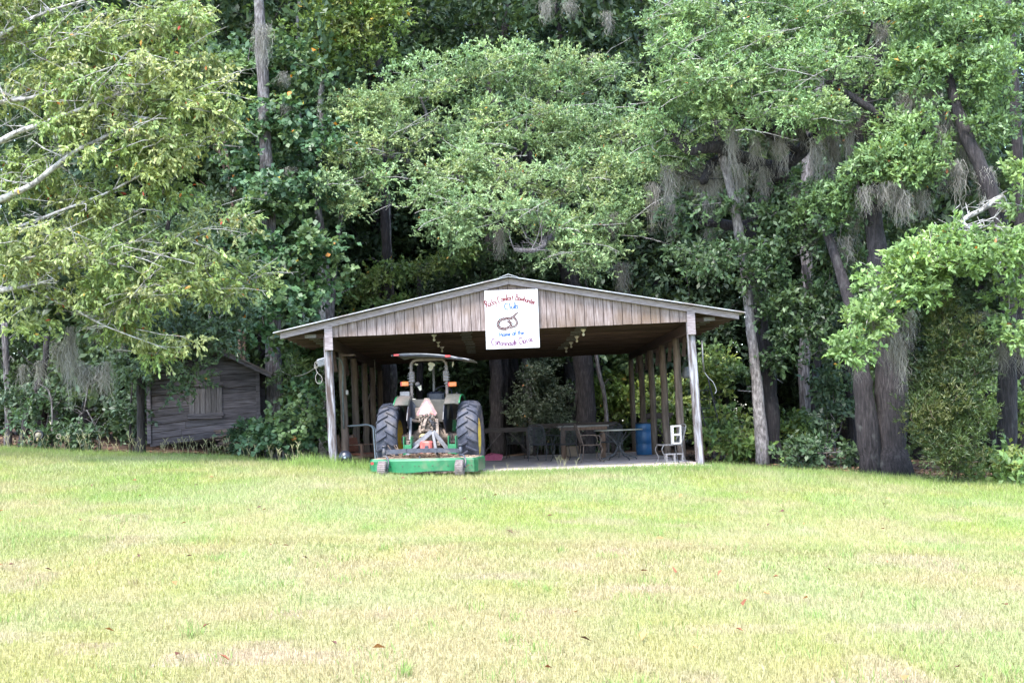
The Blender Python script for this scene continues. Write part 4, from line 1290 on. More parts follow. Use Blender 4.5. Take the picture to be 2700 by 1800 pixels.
br = thing('blue_barrel', 'blue plastic barrel standing beside a pole post', 'barrel', slab_p(1699, 34.3))
m = MB(); m.lathe([(0, .0), (.21, .0), (.235, .03), (.24, .28), (.225, .31), (.24, .34), (.24, .60), (.225, .63), (.24, .66), (.235, .86), (.21, .90), (.20, .895), (0, .88)], 28); m.build('barrel_body', 'barrel_blue', br)
m = MB(); m.tube([(.235 * math.cos(k * .349), .235 * math.sin(k * .349), .88) for k in range(18)], .02, 6, closed=True); m.build('rim_band', 'dark_plastic', br)
pk = thing('pink_tray', 'pink plastic tray lying on the floor under the far table', 'tray', slab_p(1300, 34.0))
m = MB(); m.prism([(-.25, .0), (.22, .0), (.26, .13), (.24, .14), (.0, .16), (-.24, .13)], -.15, .15); m.build('tray_body', 'pink_plastic', pk)
m = MB(); m.tube([(-.2, -.17, .15), (-.05, -.17, .19), (.24, -.17, .15)], .012, 5); m.build('tray_rim', 'pink_plastic', pk)
bx = MB(); bx.bbox((0, 0, .09), (.34, .25, .30), .01)
tag(bx.build('cardboard_box', mat('cardboard', (.34, .25, .18), (.42, .32, .24), .9, 8)), 'plain tan box standing under the pale plank table', 'box').location = slab_p(1508, 35.3, .06)

# wooden armchair, bent steel hoop and black rubber ball by the left posts
ac = thing('wooden_armchair', 'old brown wooden armchair with rusty red seat behind the left posts', 'chair', slab_p(950, 29.0), R(62))
for (nm, c, s, mt) in [('seat', (0, 0, .40), (.54, .50, .05), 'rust_seat'), ('seat_rail', (0, -.26, .36), (.58, .04, .08), 'old_wood'), ('backrest', (0, .28, .62), (.54, .05, .34), 'rust_seat')]:
    m = MB(); m.bbox(c, s, .01, Matrix.Rotation(R(-10), 3, 'X') if nm == 'backrest' else None); m.build(nm, mt, ac)
for sx in (-1, 1):
    for (y, h_, tl) in ((-.25, .60, 0), (.28, .86, 10)):
        m = MB(); m.beam((sx * .30, y, 0), (sx * .30, y + math.tan(R(tl)) * h_, h_), .055, .055); m.build('leg', 'old_wood', ac)
    m = MB(); m.bbox((sx * .30, 0.02, .615), (.075, .62, .03), .008); m.build('armrest', 'old_wood', ac)
    m = MB(); m.bbox((sx * .30, 0.0, .33), (.03, .52, .06), .005); m.build('side_rail', 'old_wood', ac)
hp_ = thing('steel_hoop', 'bent grey steel tube hoop standing by the left tractor wheel', 'frame', (0, 0, 0))
a0, a1, a2, a3 = P(916, 1123, 28.2), P(968, 1119, 27.6), P(983, 1128, 27.4), P(991, 1200, 27.3)
for k in range(2):
    m = MB(); d = Vector((.035 * k, .10 * k, -.01 * k)); b_ = Vector((a3.x, a3.y, 0))
    m.tube(cr([a0 + d, a0.lerp(a1, .6) + d, a1 + d, a2 + d, a2.lerp(a3, .35) + d, b_ + d], 5), .017, 7); m.build('tube', 'hoop_steel', hp_)
bl = thing('rubber_ball', 'shiny black rubber ball in the grass beside the left front post', 'ball', Vector((P(910, 1187, 25.75).x, 25.75, gz(P(910, 1187, 25.75).x, 25.75) + .22)))
m = MB(); m.lathe([(.148 * math.sin(math.pi * k / 14) + 1e-4, -.148 * math.cos(math.pi * k / 14)) for k in range(15)], 22); m.build('ball_shell', 'black_rubber', bl)
m = MB(); m.lathe([(.0, -.004), (.022, -.004), (.026, 0), (.022, .006)], 12, (0.01, -.146, .0), 'y'); m.build('valve_cap', 'hoop_steel', bl)

# climbing ladder leaning in the brush right of the pavilion
ld = thing('ladder', 'dark metal ladder leaning in the brush right of the pavilion', 'ladder', (0, 0, 0))
b0, b1 = P(1880, 1190, 31.6), P(1848, 1020, 32.6)
b0 = Vector((b0.x + .18, b0.y, gz(b0.x, b0.y)))
sd_ = Vector((.19, .05, 0))
for s in (-1, 1):
    m = MB(); m.tube([b0 + sd_ * s, b1 + sd_ * s + Vector((0, 0, .3))], .018, 6); m.build('rail', 'iron_dark', ld)
for k in range(8):
    q = b0.lerp(b1, (k + .6) / 8); m = MB(); m.tube([q - sd_, q + sd_], .013, 6); m.build('rung', 'iron_dark', ld)

# junk at the left edge of the wood: half buried wheel and a small ring
wp = P(102, 1147, 30.0)
wh = thing('old_wheel', 'black ring with cream hub half hidden in brush at the left wood edge', 'wheel', wp)
m = MB(); m.lathe([(.09, -.04), (.12, -.05), (.125, .0), (.12, .05), (.09, .04)], 22, axis='y', closed=True); m.build('tyre', 'black_rubber', wh)
m = MB(); m.lathe([(.0, -.09), (.04, -.085), (.05, -.05), (.085, -.03), (.09, .02)], 18, (0, 0, -.01), 'y'); m.build('hub', mat('hub_cream', (.26, .23, .17), (.38, .34, .26), .7, 20), wh)
m = MB(); m.tube([(0, -.05, -.04), (-.01, -.08, -.14)], .02, 8); m.build('axle_stub', 'pto_yellow', wh)
rp_ = P(155, 1150, 29.9)
m = MB(); m.lathe([(.04, -.02), (.06, -.03), (.065, 0), (.06, .03), (.04, .02)], 18, axis='y', closed=True)
tag(m.build('pale_ring', 'hub_cream'), 'small pale ring lying in brush beside the black wheel', 'ring').location = rp_
# ------------------------------------------------------------------ trees
leafmat('leaf', trans=.30, rough=.48, spec=.4)
leafmat('moss', trans=.25, rough=.9, spec=.1, tint=(1, .95, .85))
mat('bark_grey', (.05, .045, .047), (.26, .245, .25), .95, 17, (1.3, 1.3, .22), 1.0, bdist=.06, dirt=((.30, .31, .29), 4, .56, .72), c3=(.12, .105, .105), rnd=.12)
mat('bark_dark', (.014, .012, .014), (.062, .053, .056), .95, 17, (1.3, 1.3, .2), 1.0, bdist=.06, dirt=((.10, .10, .095), 4, .6, .8), c3=(.032, .027, .029), rnd=.15)
mat('bark_pale', (.24, .22, .205), (.68, .66, .64), .9, 14, (1, 1, .8), .8, dirt=((.13, .12, .11), 5, .5, .68), c3=(.46, .44, .42))
mat('bark_red', (.07, .045, .038), (.18, .12, .095), .95, 9, (1.6, 1.6, .3), 1.0)

mat('bark_lean', (.10, .088, .085), (.40, .37, .36), .95, 15, (1.3, 1.3, .5), 1.0, bdist=.04, c3=(.22, .20, .195))

def unit(v): return v / (np.linalg.norm(v, axis=-1, keepdims=True) + 1e-9)

def leaf_mesh(name, base, d, nrm, L, W, col, origin, fold=.12):
    """one bent diamond per leaf"""
    side = unit(np.cross(d, nrm)); nn = unit(np.cross(side, d))
    L, W = L[:, None], W[:, None]
    v1 = base + d * L * .55 + side * W * .5 + nn * W * fold
    v3 = base + d * L * .55 - side * W * .5 + nn * W * fold
    tip = base + d * L - nn * L * .10
    V = np.stack([base, v1, tip, v3], 1).reshape(-1, 3) - np.array(origin)
    n = len(base)
    return npmesh(name, V, np.arange(4 * n), np.arange(n) * 4, None, col)

def foliage(C, rad, leaf, rng):
    """leaves in sprays around clump centres C"""
    m_, k_ = leaf.get('sprays', 14), leaf.get('per', 10)
    n = len(C)
    u = unit(rng.normal(size=(n, m_, 3))) * rng.random((n, m_, 1)) ** .45
    u[..., 2] *= leaf.get('flat', .55)
    A = C[:, None] + u * rad[:, None, None]
    sd = unit(u * .8 + rng.normal(size=(n, m_, 3)) * .5 + np.array([0, 0, leaf.get('up', .15)]))
    sl = rng.uniform(.6, 1.2, (n, m_, 1)) * leaf.get('spray', .30)
    t = np.linspace(.1, 1, k_)[None, None, :, None]
    B = A[:, :, None] + sd[:, :, None] * sl[:, :, None] * t + np.array([0, 0, -leaf.get('sag', .06)]) * t * t
    d = unit(sd[:, :, None] * leaf.get('follow', .7) + rng.normal(size=(n, m_, k_, 3)) * .6 + np.array([0, 0, -leaf.get('droop', .1)]))
    nr = unit(rng.normal(size=(n, m_, k_, 3)) * leaf.get('tumble', .55) + np.array([-.08, -.55, .85]))
    B, d, nr = B.reshape(-1, 3), d.reshape(-1, 3), nr.reshape(-1, 3)
    N = len(B)
    L = rng.uniform(.5, 1.38, N) * leaf['L']
    cols = np.array(leaf['cols'])
    cc = cols[rng.integers(0, len(cols), n)] * rng.uniform(.72, 1.22, n)[:, None]
    col = np.repeat(cc, m_ * k_, 0) * rng.uniform(.72, 1.3, N)[:, None]
    col *= np.repeat(rng.uniform(.82, 1.18, n * m_), k_)[:, None]
    if leaf.get('odd'):
        q = rng.random(N) < leaf['odd'][0]
        oc = np.array(leaf['odd'][1]); col[q] = oc[rng.integers(0, len(oc), q.sum())]
    return B, d, nr, L, L * leaf.get('ratio', .42), col

def pix_blob(b):
    """(px, py, depth, rx px, rz px[, ry m]) -> centre and radii in metres"""
    px, py, Y, rx, rz = b[:5]
    s = Y / F_PX
    return np.array(P(px, py, Y)), np.array([rx * s, b[5] if len(b) > 5 else max(.8, min(rx, rz) * s * .8), rz * s])

def clumps(blobs, dens, rng, r0=.32, r1=.55):
    Cs = []
    for b in blobs:
        c, r = pix_blob(b) if not isinstance(b[0], np.ndarray) else b
        n = max(3, int(dens * (r[0] * r[2] * 3.14 * .75 + r[0] * r[1] * .6)))
        u = unit(rng.normal(size=(n, 3))) * (rng.random((n, 1)) ** .42)
        Cs.append(c + u * r)
    C = np.concatenate(Cs)
    return C, rng.uniform(r0, r1, len(C))

def path(pts):
    """(px, py, depth, radius) list -> smooth world path with radii"""
    w_ = [tuple(P(*q[:3])) + (q[3],) for q in pts]
    v = [Vector(q) for q in w_]
    out = []
    for i in range(len(v) - 1):
        p0, p1, p2, p3 = v[max(i - 1, 0)], v[i], v[i + 1], v[min(i + 2, len(v) - 1)]
        for k in range(5):
            t = k / 5
            out.append(.5 * ((2 * p1) + (p2 - p0) * t + (2 * p0 - 5 * p1 + 4 * p2 - p3) * t * t + (3 * p1 - p0 - 3 * p2 + p3) * t ** 3))
    out.append(v[-1])
    return [Vector(q[:3]) for q in out], [max(.006, q[3]) for q in out]

def gnarl(pts, rad, rng, amp=.12):
    return [p + Vector(rng.normal(0, amp, 3)) * r for p, r in zip(pts, rad)], [r * rng.uniform(.9, 1.1) for r in rad]

def twigs(m, nodes, C, rng, r0=.022, r1=.005, root=None, maxlen=99):
    """grow thin branches from the nearest existing branch node to every clump centre"""
    nodes = [np.array(q) for q in nodes]
    NP = np.array(nodes)
    root = NP[0] if root is None else np.array(root)
    order = np.argsort(np.min(((C[:, None] - NP[None]) ** 2).sum(-1), axis=1))
    for i in order:
        c = C[i]
        d2 = ((NP - c) ** 2).sum(1)
        a = NP[int(np.argmin(d2))]
        l = math.sqrt(d2.min())
        if l > maxlen or l < .05:
            NP = np.vstack([NP, c]); continue
        mid = a * .5 + c * .5 + rng.normal(0, .09 * l, 3) + np.array([0, 0, .06 * l])
        q1 = a * .75 + mid * .25 + rng.normal(0, .03 * l, 3)
        rr_ = min(r0, .006 + .011 * l)
        m.tube([a, q1, mid, mid * .4 + c * .6 + rng.normal(0, .04 * l, 3), c], [rr_, rr_ * .85, rr_ * .7, rr_ * .5, r1], 4, False)
        NP = np.vstack([NP, mid, c])

def moss_mesh(spots, origin, rng):
    """hanging beards: (px, py top, py bottom, depth, width px)"""
    Vs, Ls, Ss, Cc, vo, lo = [], [], [], [], 0, 0
    for (px, p0, p1, Y, wpx) in spots:
        s = Y / F_PX
        top = np.array(P(px, p0, Y)); Ln = (p1 - p0) * s; wd = wpx * s
        n = int(70 + 330 * wd * Ln + 70 * Ln)
        x0 = rng.normal(0, wd * .33, n); y0 = rng.normal(0, wd * .3, n)
        fall = np.exp(-np.abs(x0) / (wd * .6))
        l = Ln * rng.uniform(.12, 1.0, n) ** 1.2 * fall
        z0 = -rng.random(n) ** 1.5 * Ln * .45 * (1 - .0)
        segs = 7
        for k in range(n):
            t = np.linspace(0, 1, segs)
            wig = np.cumsum(rng.normal(0, .042, (segs, 2)), 0)
            ln = min(l[k], Ln + z0[k])
            pull = 1 - .65 * ((-z0[k] + ln * t) / Ln)
            cx_ = top[0] + x0[k] * pull + wig[:, 0]; cy_ = top[1] + y0[k] * pull + wig[:, 1]; cz_ = top[2] + z0[k] - ln * t
            a = rng.random() * 3.14; w2 = rng.uniform(.003, .007) * (1 - .75 * t)
            V = np.empty((segs * 2, 3))
            V[0::2] = np.c_[cx_ - np.cos(a) * w2, cy_ - np.sin(a) * w2, cz_]; V[1::2] = np.c_[cx_ + np.cos(a) * w2, cy_ + np.sin(a) * w2, cz_]
            Vs.append(V)
            b = np.arange(segs - 1)[:, None] * 2 + vo
            Ls.append(np.c_[b, b + 1, b + 3, b + 2].ravel()); Ss.append(lo + np.arange(segs - 1) * 4)
            Cc.append(np.tile(np.array((.23, .22, .195)) * rng.uniform(.6, 1.35), (segs - 1, 1)))
            vo += segs * 2; lo += (segs - 1) * 4
    return npmesh('moss', np.concatenate(Vs) - np.array(origin), np.concatenate(Ls), np.concatenate(Ss), None, np.concatenate(Cc))

def tree(name, label, stems, blobs, leaf, dens, bark='bark_grey', moss=None, seed=1, limbs=None, twig=.022, cat='tree', group=None, cr_=(.32, .55), limb_label=None, limb_bark=None, twig_bark=None, maxlen=99, bare=0):
    rng = np.random.default_rng(seed)
    paths = [path(s) for s in stems]
    b0 = paths[0][0][0]
    base = Vector((b0.x, b0.y, gz(b0.x, b0.y)))
    t = thing(name, label, cat, base, 0, group)
    m = MB(); nodes = []
    for k, (p, r) in enumerate(paths):
        p, r = gnarl(p, r, rng, .05)
        if p[0].z < base.z + 2:
            p = [Vector((p[0].x, p[0].y, base.z - .25))] + p; r = [r[0] * 1.35] + r
        m.tube([q - base for q in p], r, 12, True)
        nodes += [q for q, rr_ in zip(p, r) if q.z > base.z + 1.2]
    m.build('trunk' if cat == 'tree' else 'stems', bark, t)
    if not nodes: nodes = [q for p, r in paths for q in p]
    for (s) in (limbs or []):
        p, r = path(s); p, r = gnarl(p, r, rng, .10)
        mm = MB(); mm.tube([q - base for q in p], r, 9, True); 
        for q_ in range(int(len(p) * 1.1)):
            i_ = int(rng.integers(len(p) // 4, len(p))); v0 = p[i_] - base; l_ = rng.uniform(.35, 1.3) * min(1.0, .35 + r[i_] * 8)
            dv = Vector(rng.normal(0, 1, 3)); dv.y *= .6; dv.z = abs(dv.z) * .5 - .1; dv.normalize()
            v1 = v0 + dv * l_ * .5 + Vector(rng.normal(0, .06, 3)); v2 = v1 + dv * l_ * .5 + Vector(rng.normal(0, .12, 3)); rt = min(r[i_] * .45, .018)
            mm.tube([v0, v1, v2], [rt, rt * .7, rt * .3], 5, False)
            for z_ in range(2):
                mm.tube([v1.lerp(v2, z_ * .5), v1.lerp(v2, z_ * .5) + (dv * .25 + Vector(rng.normal(0, .25, 3))) * l_ * .6], [rt * .5, rt * .2], 4, False)
        mm.build('limb', limb_bark or bark, t)
        nodes += p
    C, rad = clumps(blobs, dens, rng, *cr_)
    mm = MB(); twigs(mm, [np.array(q - base) for q in nodes], C - np.array(base), rng, twig, maxlen=maxlen)
    for q_ in range(bare):                     # thin leafless twigs on the lit outer side of the crown
        v0 = Vector(C[int(rng.integers(len(C)))] - np.array(base)) + Vector((rng.normal(0, .3), -rng.uniform(.15, .5), rng.normal(0, .2)))
        dv = Vector((rng.uniform(.4, 1) * (1 if rng.random() < .8 else -1), rng.uniform(-.3, .1), rng.uniform(-.25, .45))).normalized(); l_ = rng.uniform(.35, 1.1)
        v1 = v0 + dv * l_ * .5 + Vector(rng.normal(0, .03, 3)); v2 = v0 + dv * l_ + Vector(rng.normal(0, .07, 3)) - Vector((0, 0, .06 * l_))
        mm.tube([v0 + Vector((0, .3, 0)) - dv * .2, v0, v1, v2], [.010, .009, .007, .003], 4, False)
        for z_ in (.3, .6, .85):
            a_ = v0.lerp(v2, z_); mm.tube([a_, a_ + (dv * .5 + Vector(rng.normal(0, .35, 3))) * l_ * .3], [.005, .002], 3, False)
    mm.build('branches', twig_bark or limb_bark or bark, t)['kind'] = 'stuff'
    B, d, nr, L, W, col = foliage(C, rad, leaf, rng)
    link('crown', leaf_mesh('crown', B, d, nr, L, W, col, base), 'leaf', t)
    if moss:
        o = link('hanging_moss', moss_mesh(moss, base, rng), 'moss', t); o['kind'] = 'stuff'; o['label'] = 'grey hanging moss'
    return t

OAKL = dict(L=.112, ratio=.40, sprays=22, per=12, spray=.30, flat=.5, droop=.75, sag=.09, follow=.8, tumble=.6, cols=[(.215, .285, .09), (.255, .31, .108), (.175, .25, .08), (.285, .318, .125)],
            odd=(.006, [(.45, .16, .03), (.40, .06, .03), (.5, .3, .06)]))
OAKB = dict(L=.088, ratio=.40, sprays=29, per=12, spray=.26, flat=.6, up=.35, droop=-.05, follow=.9, tumble=.6, cols=[(.20, .30, .135), (.24, .335, .155), (.155, .25, .115), (.275, .345, .15)],
            odd=(.003, [(.45, .25, .05), (.45, .16, .05)]))
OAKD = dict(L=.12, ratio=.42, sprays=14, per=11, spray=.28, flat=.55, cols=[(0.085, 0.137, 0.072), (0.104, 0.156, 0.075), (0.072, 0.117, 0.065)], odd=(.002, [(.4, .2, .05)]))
GUM = dict(L=.15, ratio=.85, sprays=12, per=9, spray=.34, flat=.45, droop=.2, tumble=.45, cols=[(.06, .125, .05), (.075, .14, .055), (.05, .105, .05), (.10, .16, .06)], odd=(.004, [(.5, .2, .03), (.45, .35, .05)]))
LIME = dict(L=.14, ratio=.5, sprays=12, per=9, spray=.32, flat=.4, cols=[(0.168, 0.240, 0.054), (0.144, 0.222, 0.054), (0.198, 0.240, 0.072)], odd=(.006, [(.5, .3, .05)]))
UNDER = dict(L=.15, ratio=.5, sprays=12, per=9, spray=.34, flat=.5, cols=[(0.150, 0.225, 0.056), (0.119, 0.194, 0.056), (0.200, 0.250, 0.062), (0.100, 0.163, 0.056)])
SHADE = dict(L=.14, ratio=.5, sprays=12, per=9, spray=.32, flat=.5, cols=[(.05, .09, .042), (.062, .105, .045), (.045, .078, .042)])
CEDAR = dict(L=.085, ratio=.20, sprays=26, per=12, spray=.22, flat=1.2, up=.55, droop=-.3, tumble=.9, cols=[(.065, .10, .026), (.052, .082, .024), (.085, .098, .03), (.042, .07, .024)])

# big pale barked oak whose trunk stands outside the left edge
tree('overhanging_oak', 'yellow green oak with pale branches reaching in from the left edge',
     [[(-330, 1200, 26.5, .34), (-320, 900, 26.4, .30), (-300, 600, 26.2, .27), (-270, 250, 26, .22), (-220, -100, 26, .15)]],
     [(60, 60, 25.5, 200, 110), (250, 110, 25.3, 190, 110), (430, 80, 26, 170, 90), (520, 190, 26.2, 100, 110), (330, 230, 25, 220, 90), (90, 230, 25.6, 130, 80), (240, 370, 25, 230, 90), (480, 330, 25.6, 150, 110), (430, 450, 25.5, 150, 80),
      (90, 480, 25.6, 150, 80), (250, 560, 25.6, 200, 50), (80, 660, 24.8, 150, 90), (300, 690, 25.2, 190, 80), (480, 660, 25.8, 140, 70), (610, 590, 26.2, 60, 45), (580, 730, 26.3, 110, 60), (430, 770, 25.8, 130, 50),
      (200, 790, 25, 170, 60), (60, 850, 25, 70, 40), (330, 860, 25.8, 140, 45), (430, 920, 26, 90, 40), (540, 250, 26, 80, 60), (650, 690, 26.4, 60, 40)],
     OAKL, 5.4, 'bark_pale', [(185, 860, 1070, 25.6, 16), (212, 950, 1052, 25.7, 12), (226, 960, 1060, 25.8, 12), (254, 965, 1040, 25.8, 9), (279, 950, 1078, 25.7, 14), (150, 900, 980, 26.4, 30), (170, 920, 1010, 26.5, 20), (262, 840, 930, 25.9, 22), (60, 960, 1040, 26.6, 14), (105, 950, 1030, 26.6, 12)],
     seed=11, limbs=[[(-300, 640, 26.2, .17), (-100, 470, 25.2, 0.079), (0, 372, 24.9, 0.061), (100, 330, 24.8, 0.047), (225, 283, 24.6, 0.032), (330, 240, 24.6, 0.018)],
                     [(-290, 800, 26.2, .18), (-120, 600, 25.2, 0.086), (0, 527, 24.9, 0.068), (85, 487, 24.8, 0.058), (195, 402, 24.8, 0.043), (285, 357, 24.8, 0.032), (390, 310, 24.8, 0.018)],
                     [(-290, 600, 26.2, .12), (-60, 320, 25.2, 0.058), (0, 270, 25.1, 0.043), (85, 257, 24.9, 0.032), (250, 200, 24.9, 0.014)],
                     [(-300, 850, 26.2, .14), (-80, 790, 25.1, 0.065), (0, 768, 24.8, 0.050), (80, 752, 24.6, 0.029), (140, 735, 24.6, 0.014)],
                     [(-280, 400, 26.2, .13), (-60, 150, 25.3, 0.058), (40, 70, 25.1, 0.043), (160, 20, 25.1, 0.025), (300, -20, 25.1, 0.014)],
                     [(-290, 760, 26.2, .12), (-50, 640, 25.3, 0.043), (150, 560, 25.1, 0.032), (300, 500, 25.1, 0.025), (430, 425, 25.1, 0.014)],
                     [(-290, 820, 26.2, .12), (0, 700, 25.2, 0.036), (170, 670, 24.9, 0.029), (260, 690, 24.8, 0.022), (350, 705, 24.8, 0.011)],
                     [(-290, 900, 26.2, .10), (0, 760, 25.3, 0.029), (160, 800, 25.1, 0.022), (280, 860, 25.1, 0.018), (440, 920, 25.3, 0.009)]],
     twig=.030, bare=190)

# darker oak in front of the shed
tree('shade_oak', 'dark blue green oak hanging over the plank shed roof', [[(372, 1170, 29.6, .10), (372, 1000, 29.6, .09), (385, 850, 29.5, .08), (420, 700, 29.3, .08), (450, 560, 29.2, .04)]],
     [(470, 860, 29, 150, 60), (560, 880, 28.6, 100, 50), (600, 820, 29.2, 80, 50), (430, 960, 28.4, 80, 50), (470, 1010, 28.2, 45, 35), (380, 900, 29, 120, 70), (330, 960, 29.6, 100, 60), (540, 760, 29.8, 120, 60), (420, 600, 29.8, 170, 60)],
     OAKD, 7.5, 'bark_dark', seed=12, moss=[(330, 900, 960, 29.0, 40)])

# sweetgum with tall grey trunk
tree('sweetgum_tree', 'tall sweetgum with straight grey trunk standing between shed and pavilion', [[(723, 1110, 31.8, .215), (720, 900, 31.8, .20), (712, 650, 31.9, .185), (700, 400, 32, .17), (690, 150, 32.1, .15), (680, -60, 32.2, .13)]],
     [(710, 530, 31.2, 100, 60), (800, 500, 31.8, 70, 50), (770, 640, 31, 110, 60), (850, 690, 31.2, 60, 40), (690, 700, 31, 70, 50), (735, 800, 30.6, 60, 50), (775, 905, 30.2, 60, 45), (830, 930, 29.9, 55, 36), (690, 860, 30.4, 40, 40),
      (720, 330, 32, 90, 70), (640, 420, 32.4, 60, 80), (830, 380, 32.4, 80, 60), (760, 180, 32.6, 90, 70), (640, 200, 33, 80, 90), (620, 620, 31.8, 60, 70), (800, 770, 31.6, 70, 40)],
     GUM, 7.0, 'bark_grey', [(690, 60, 200, 31.6, 40), (748, 190, 240, 31.7, 20), (750, 280, 320, 31.8, 60), (765, 440, 490, 31.8, 30)], seed=13)
tree('sunlit_sweetgum', 'bright yellow green sweetgum crown high between the oaks', [[(852, 1080, 35.2, .12), (850, 800, 35.2, .11), (838, 500, 35.4, .10), (850, 200, 35.6, .08), (880, 40, 35.6, .05)]],
     [(880, 60, 34.6, 120, 70), (960, 110, 34.8, 90, 60), (840, 140, 34.6, 70, 60), (1010, 60, 35.2, 80, 60), (930, 10, 34.8, 120, 40)], LIME, 7.5, 'bark_pale', seed=14)

# great central water oak behind the pavilion
tree('central_oak', 'broad grey green water oak arching over the pavilion roof',
     [[(1545, 1190, 40.2, .36), (1540, 1000, 40.2, .31), (1520, 800, 40, .29), (1450, 560, 39, .26), (1370, 380, 37.5, .2), (1300, 260, 36.5, .12)], ],
     [(930, 290, 33, 90, 70), (1040, 260, 33, 110, 70), (1150, 210, 33.4, 110, 70), (1290, 180, 33.8, 120, 70), (1420, 190, 34.4, 120, 80), (1540, 210, 35, 100, 80), (930, 400, 32.4, 90, 60), (1040, 360, 32.6, 120, 60), (1180, 340, 33.4, 90, 60),
      (1330, 330, 33.4, 120, 80), (1480, 340, 34, 120, 90), (1600, 350, 34.6, 90, 90), (900, 500, 32, 80, 50), (1000, 470, 32.6, 80, 60), (1200, 430, 32.2, 110, 70), (1330, 460, 32.6, 110, 60), (1480, 470, 33, 120, 70), (1610, 460, 33.6, 110, 70),
      (1140, 530, 31.8, 80, 50), (1260, 560, 31.8, 100, 50), (1390, 570, 32, 110, 50), (1530, 590, 32.6, 110, 60), (1620, 580, 33.4, 80, 60), (1220, 620, 31.6, 70, 35), (1480, 660, 32.2, 80, 45), (1580, 690, 33, 90, 50), (1180, 590, 32, 60, 30), (960, 540, 32.4, 50, 40), (1680, 560, 33.8, 50, 60), (1700, 420, 34, 60, 60)],
     OAKB, 6.4, 'bark_dark', [(1316, 590, 690, 32.6, 22), (1440, 0, 72, 33, 40), (1500, 0, 60, 33.4, 30), (1610, 560, 640, 33, 50), (1600, 30, 100, 34.5, 24), (1720, 480, 620, 33.5, 26), (1640, 690, 790, 35, 40)], seed=15,
     limbs=[[(1470, 600, 39.2, .2), (1440, 640, 36, .13), (1432, 600, 33.6, .09), (1436, 640, 32, .07), (1410, 660, 31.5, .055), (1356, 658, 31.4, .045)],
            [(1420, 480, 38.4, .16), (1250, 420, 35.5, .11), (1150, 350, 33.6, .07), (1110, 260, 33, .03)], [(1420, 480, 38.4, .16), (1200, 470, 35.5, .10), (1060, 420, 33, .06), (960, 400, 32.4, .03)],
            [(1470, 600, 39.2, .16), (1380, 500, 35.5, .10), (1290, 510, 32.6, .05), (1200, 560, 32, .025)], [(1450, 560, 39, .15), (1560, 420, 36.5, .10), (1640, 350, 34.6, .05)], [(1370, 380, 37.5, .12), (1480, 230, 35, .06), (1540, 160, 34.8, .03)]],
     limb_bark='bark_grey', twig=.024, bare=90, twig_bark='bark_pale')

# right hand: leaning pole tree, two great oaks, bough in front
tree('leaning_tree', 'slender pale leaning trunk rising beside the right eave', [[(2010, 1190, 29.6, .16), (1995, 1000, 29.6, .13), (1978, 850, 29.6, .12), (1962, 700, 29.6, .115), (1940, 560, 29.6, .12), (1908, 420, 29.7, .11), (1880, 300, 29.8, .09)]],
     [(1930, 670, 29.0, 110, 26), (2010, 720, 29, 90, 26), (1880, 700, 29.2, 70, 26), (2060, 780, 29.2, 80, 40), (2100, 860, 29.4, 90, 50), (2130, 760, 29.6, 90, 60), (2080, 940, 29.6, 80, 50), (2140, 640, 29.6, 90, 60), (2200, 760, 29.2, 60, 70), (2150, 880, 29.2, 90, 50), (1850, 640, 29.8, 80, 40), (1800, 560, 30.2, 60, 40), (2060, 640, 30.0, 60, 50), (2190, 690, 29.0, 50, 40), (2060, 560, 29.2, 60, 45), (1925, 540, 29.2, 45, 40), (2230, 600, 28.6, 50, 50), (1990, 640, 29.2, 60, 30), (2110, 480, 29.4, 50, 40)],
     dict(SHADE, cols=[(.05, .09, .034), (.042, .078, .032), (.062, .10, .04)]), 6.5, 'bark_lean', seed=16)
